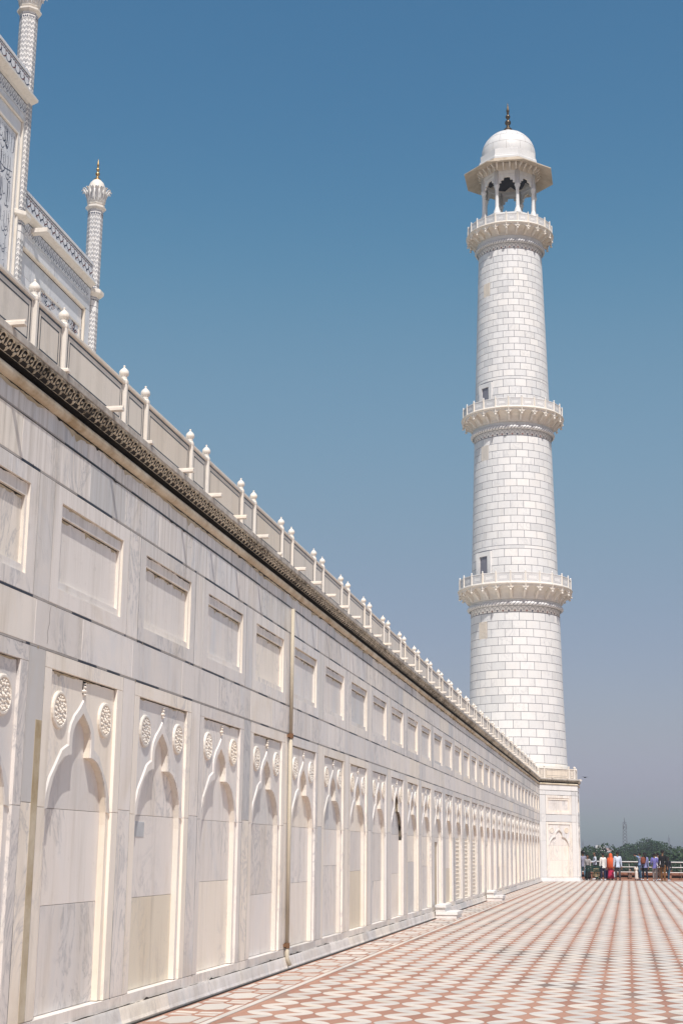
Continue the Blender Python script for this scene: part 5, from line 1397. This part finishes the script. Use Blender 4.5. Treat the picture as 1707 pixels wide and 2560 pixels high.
# ================================================================== vegetation beyond the terrace
def leafmat(name,c1,c2):
    m,nt,b=newmat(name,0.7,0.2)
    v,r=coords(nt,spread=100)
    at=N(nt,'ShaderNodeAttribute',attribute_name='tint')
    f=mth(nt,'FRACT',mth(nt,'ADD',mth(nt,'MULTIPLY',at.outputs['Fac'],1.0),0.0))
    c=mixc(nt,f,c1,c2); oi=N(nt,'ShaderNodeObjectInfo')
    c=mixc(nt,mth(nt,'MULTIPLY',oi.outputs['Random'],0.35),c,(0.05,0.08,0.03))
    nt.links.new(c,b.inputs['Base Color']); return m
LEAF=leafmat('dark foliage',(0.012,0.033,0.013),(0.040,0.078,0.028)); BARK=plain('grey bark',(0.12,0.095,0.07),0.9,0.3)
def crown_mesh(seed,rx,rz,nclump=34,nleaf=8000,leaf=0.32):
    r_=np.random.RandomState(seed); V=[];T_=[]
    cl=[]
    for i in range(nclump):
        a=r_.uniform(0,2*PI); q=r_.uniform(0.15,0.85); z=r_.uniform(-0.75,0.9); w_=math.sqrt(max(0,1-z*z))
        cl.append((rx*w_*q*math.cos(a),rx*w_*q*math.sin(a),rz*z*0.9,r_.uniform(0.22,0.42)*rx,r_.rand()))
    cnt_=nleaf//nclump
    P_=[]
    for (x,y,z,rr_,tn) in cl:
        d_=r_.normal(size=(cnt_,3)); d_/=np.linalg.norm(d_,axis=1)[:,None]; d_*= (rr_*r_.uniform(0.6,1.08,cnt_)**0.6)[:,None]; d_[:,2]*=0.75
        P_.append(np.hstack([d_+[x,y,z],np.full((cnt_,1),tn)]))
    P_=np.vstack(P_); n=len(P_)
    A=r_.normal(size=(n,3)); A/=np.linalg.norm(A,axis=1)[:,None]; B=np.cross(A,r_.normal(size=(n,3))); B/=np.linalg.norm(B,axis=1)[:,None]
    s_=leaf*r_.uniform(0.6,1.3,n)[:,None]
    p=P_[:,:3]
    vs=np.stack([p-A*s_*0.5,p+B*s_*0.32,p+A*s_*0.5,p-B*s_*0.32],1).reshape(-1,3)
    fs=np.arange(n*4).reshape(-1,4)
    me=bpy.data.meshes.new('crown'); me.from_pydata(vs.tolist(),[],fs.tolist()); me.materials.append(LEAF)
    at=me.attributes.new('tint','FLOAT','FACE'); at.data.foreach_set('value',np.clip(P_[:,3]*0.7+r_.rand(n)*0.29,0.001,0.999)); return me
CR=[crown_mesh(1,4.6,3.6),crown_mesh(2,5.4,3.4,40),crown_mesh(3,3.8,4.2,30),crown_mesh(4,5.0,3.0,36)]
def trunk_mesh(h,seed):
    r_=random.Random(seed); mb=MB(); mb.tube([(0,0,-0.3),(0.1,0,h*0.4),(0.15,0.1,h*0.75),(0.1,0.1,h)],[0.34,0.27,0.2,0.1],8,BARK)
    for k in range(5):
        a=r_.uniform(0,2*PI); mb.tube([(0.12,0.05,h*0.6),(0.12+1.3*math.cos(a),1.3*math.sin(a),h*0.8),(0.12+2.4*math.cos(a),2.4*math.sin(a),h*1.05)],[0.15,0.10,0.04],6,BARK)
    return mb.mesh('trunk')
TRS=[trunk_mesh(5.5,s_) for s_ in range(4)]
def tree(x,y,top,sc,v,label):
    t=thing('tree',label,'tree',(x,y,-12),rnd.uniform(0,6.28),group='trees beyond the terrace')
    h=top+12; k=sc
    hz=[3.6,3.4,4.2,3.0][v]
    place(TRS[v],'trunk',t,mat=Matrix.Diagonal((k,k,max(0.3,(h-hz*k)/5.5),1)))
    place(CR[v],'crown',t,mat=Matrix.Translation((0,0,h-hz*k))@Matrix.Scale(k,4))
# px -> world x at a given distance
def wx(px,Y): return CX+(px-1568)/3556.0*Y*0.98
spec=[(1468,150,0.2,1.0,1,'rounded dark tree just right of the minaret base'),(1487,240,3.4,1.25,2,'tall dome shaped tree rising above the skyline near the minaret'),(1505,175,-0.9,1.0,0,'low dark tree between the minaret base and the middle trees'),
 (1530,170,-1.4,1.1,3,'low bushy tree behind the striped shirt'),(1552,290,1.9,1.15,1,'broad tree at the foot of the lattice mast, left half of the clump'),(1574,300,2.9,1.25,0,'broad round tree just right of the lattice mast'),
 (1592,200,-1.8,1.0,2,'dark tree in the dip between the two large clumps'),(1606,260,1.4,0.9,3,'small leafy tree left of the hazy hill of leaves'),(1625,420,5.0,1.9,1,'pale hazy tree crown far behind on the right'),
 (1640,300,3.6,1.2,0,'round tree crown in front of the pale far crown'),(1655,190,0.6,1.15,1,'large dark tree right of the centre of the skyline'),(1675,210,1.6,1.3,3,'large dark tree behind the person at the right end'),
 (1696,185,0.9,1.2,2,'dark tree at the right edge of the view'),(1712,260,2.2,1.2,0,'lighter tree top cut by the right edge'),(1560,185,-3.2,1.1,0,'low tree behind the child in white'),(1625,165,-3.6,1.0,3,'low dark tree behind the backpack'),
 (1455,260,1.2,1.1,3,'tree mostly hidden behind the minaret base'),(1515,330,1.2,1.0,0,'distant small tree in the gap of the skyline'),(1530,380,1.6,1.1,2,'distant grey green tree left of the lattice mast'),(1740,220,1.0,1.2,1,'tree beyond the right edge'),(1780,200,0.6,1.2,2,'farther tree beyond the right edge')]
for (px,Y,top,sc,v,lab) in spec: tree(wx(px,Y),Y,top,sc,v,lab)
# dense scrub and the far wood: one mass each
def scrub(name,label,y0,y1,n,hh,leaf,seed,zoff=0,clumpr=2.6):
    r_=np.random.RandomState(seed); Vs=[];Ts=[]
    for i in range(n):
        Y=y0+(y1-y0)*r_.rand()**1.2; half=Y*0.10+14; X=CX+r_.uniform(-half*1.3,half)
        hgt=hh*r_.uniform(0.6,1.15); rad=clumpr*r_.uniform(0.7,1.4)*(Y/150)**0.5; m_=int(260)
        d_=r_.normal(size=(m_,3)); d_/=np.linalg.norm(d_,axis=1)[:,None]; d_*=rad*r_.uniform(0.6,1.05,m_)[:,None]; d_[:,2]=np.abs(d_[:,2])*1.1
        p=d_+[X,Y,-12+zoff+hgt-rad]
        A=r_.normal(size=(m_,3)); A/=np.linalg.norm(A,axis=1)[:,None]; B=np.cross(A,r_.normal(size=(m_,3))); B/=np.linalg.norm(B,axis=1)[:,None]
        s_=leaf*(Y/150)**0.6*r_.uniform(0.6,1.3,m_)[:,None]
        Vs.append(np.stack([p-A*s_*0.5,p+B*s_*0.35,p+A*s_*0.5,p-B*s_*0.35],1).reshape(-1,3)); Ts.append(np.clip(r_.rand()*0.6+r_.rand(m_)*0.39,0.001,0.999))
    V=np.vstack(Vs); me=bpy.data.meshes.new(name); me.from_pydata(V.tolist(),[],np.arange(len(V)).reshape(-1,4).tolist()); me.materials.append(LEAF)
    at=me.attributes.new('tint','FLOAT','FACE'); at.data.foreach_set('value',np.concatenate(Ts))
    o=place(me,name,None,kind='stuff'); tag(o,label,'vegetation'); return o
scrub('scrub','dense dark green scrub filling the low ground beyond the terrace railing',112,240,230,7.5,0.75,5)
scrub('far_wood','far off hazy band of trees along the horizon',350,1300,330,11.5,0.9,6,clumpr=3.6)
# masts
STEEL=plain('grey galvanised steel',(0.12,0.12,0.13),0.6,0.1)
def mast(px,Y,top,w0,label):
    t=thing('lattice_mast',label,'mast',(wx(px,Y),Y,-12)); h=top+12; mb=MB()
    r_=w0*0.10
    for (sx,sy) in ((-1,-1),(1,-1),(1,1),(-1,1)): mb.tube([(sx*w0,sy*w0,0),(sx*w0*0.45,sy*w0*0.45,h*0.93)],r_,4,STEEL)
    mb.tube([(0,0,h*0.9),(0,0,h)],r_*1.2,5,STEEL); mb.build('mast_leg',parent=t)
    mb=MB(); n=18
    for k in range(n):
        za,zb_=h*0.93*k/n,h*0.93*(k+1)/n; wa=w0*(1-0.55*k/n); wb_=w0*(1-0.55*(k+1)/n)
        for (a,b) in (((-1,-1),(1,-1)),((1,-1),(1,1)),((1,1),(-1,1)),((-1,1),(-1,-1))):
            mb.tube([(a[0]*wa,a[1]*wa,za),(b[0]*wb_,b[1]*wb_,zb_)],r_*0.7,4,STEEL); mb.tube([(b[0]*wa,b[1]*wa,za),(a[0]*wb_,a[1]*wb_,zb_)],r_*0.7,4,STEEL)
    mb.build('bracing',parent=t)
    mb=MB()
    for k in range(3): mb.lathe([(0.12*w0,-0.7*w0),(0.12*w0,0.7*w0)],8,STEEL,c=(w0*0.6*math.cos(k*2.1),w0*0.6*math.sin(k*2.1),h*0.86))
    mb.build('antenna',parent=t)
mast(1562.6,700,17.5,1.5,'tall grey lattice telecom mast in the middle of the skyline')
mast(1667,900,12.0,1.0,'slim faint mast right of the round trees')
mast(1705.5,600,10.2,0.8,'dark mast at the right edge of the skyline')
mast(1461,1000,9.8,0.9,'faint short mast beside the minaret base')
# far houses
HW_=plain('pale house paint',(0.60,0.58,0.56),0.8,0.2,0.3); HP=plain('pink house paint',(0.50,0.36,0.33),0.8,0.2,0.3); HWN=plain('dark window glass',(0.05,0.06,0.07),0.2,0.1)
def house(px,Y,w_,top,m,label):
    t=thing('house',label,'house',(wx(px,Y),Y,-12)); h=top+12
    mb=MB(); mb.box(-w_,w_,0,w_*1.4,0,h,m); mb.build('wall',parent=t)
    mb=MB(); mb.box(-w_-0.3,w_+0.3,-0.3,w_*1.4+0.3,h,h+0.35,m); mb.box(-w_*0.4,w_*0.2,w_*0.3,w_*0.9,h+0.35,h+2.4,m); mb.build('roof',parent=t)
    for k in range(4):
        for l in range(int(h//3.2)): mb=MB(); mb.box(-w_*0.8+k*w_*0.45,-w_*0.8+k*w_*0.45+w_*0.22,-0.06,0.02,1.0+l*3.2,2.5+l*3.2,HWN); mb.build('window',parent=t)
house(1507,560,6.0,1.6,HW_,'white flat roofed house on the skyline right of the minaret')
house(1521,640,5.0,0.9,HP,'pinkish house next to the white house on the skyline')
house(1456,600,7.0,0.6,HW_,'pale house just beside the minaret base')
house(1536,700,5.0,0.2,HW_,'small pale house left of the lattice mast')
# bird
t=thing('bird','small dark bird gliding in the sky right of the minaret base','bird',(wx(1471,120),120,7.6),0.7)
mb=MB(); mb.tube([(0,-0.16,0),(0,-0.05,0.01),(0,0.08,0.01),(0,0.15,0.0)],[0.01,0.045,0.05,0.015],8,SHOEB); mb.build('body',parent=t)
for sg in (-1,1): mb=MB(); mb.add([(0,0.06,0.02),(sg*0.20,0.09,0.06),(sg*0.42,0.0,0.02),(sg*0.2,-0.03,0.05),(0,-0.05,0.02),(sg*0.2,0.02,0.075)],[(0,1,5),(1,2,5),(2,3,5),(3,4,5),(4,0,5)],SHOEB); mb.build('wing',parent=t)
# ================================================================== haze
hz=bpy.data.materials.new('haze'); hz.use_nodes=True; hn=hz.node_tree; hn.nodes.clear()
ou=hn.nodes.new('ShaderNodeOutputMaterial'); pv=hn.nodes.new('ShaderNodeVolumePrincipled'); pv.inputs['Color'].default_value=(0.86,0.88,1.0,1); pv.inputs['Density'].default_value=0.00055; pv.inputs['Anisotropy'].default_value=0.2
hn.links.new(pv.outputs[0],ou.inputs['Volume'])
mb=MB(); mb.box(-1500,1500,-400,1500,-13,56); o=mb.build('haze',hz); o['kind']='stuff'; tag(o,'thin pale haze over the plain','haze')
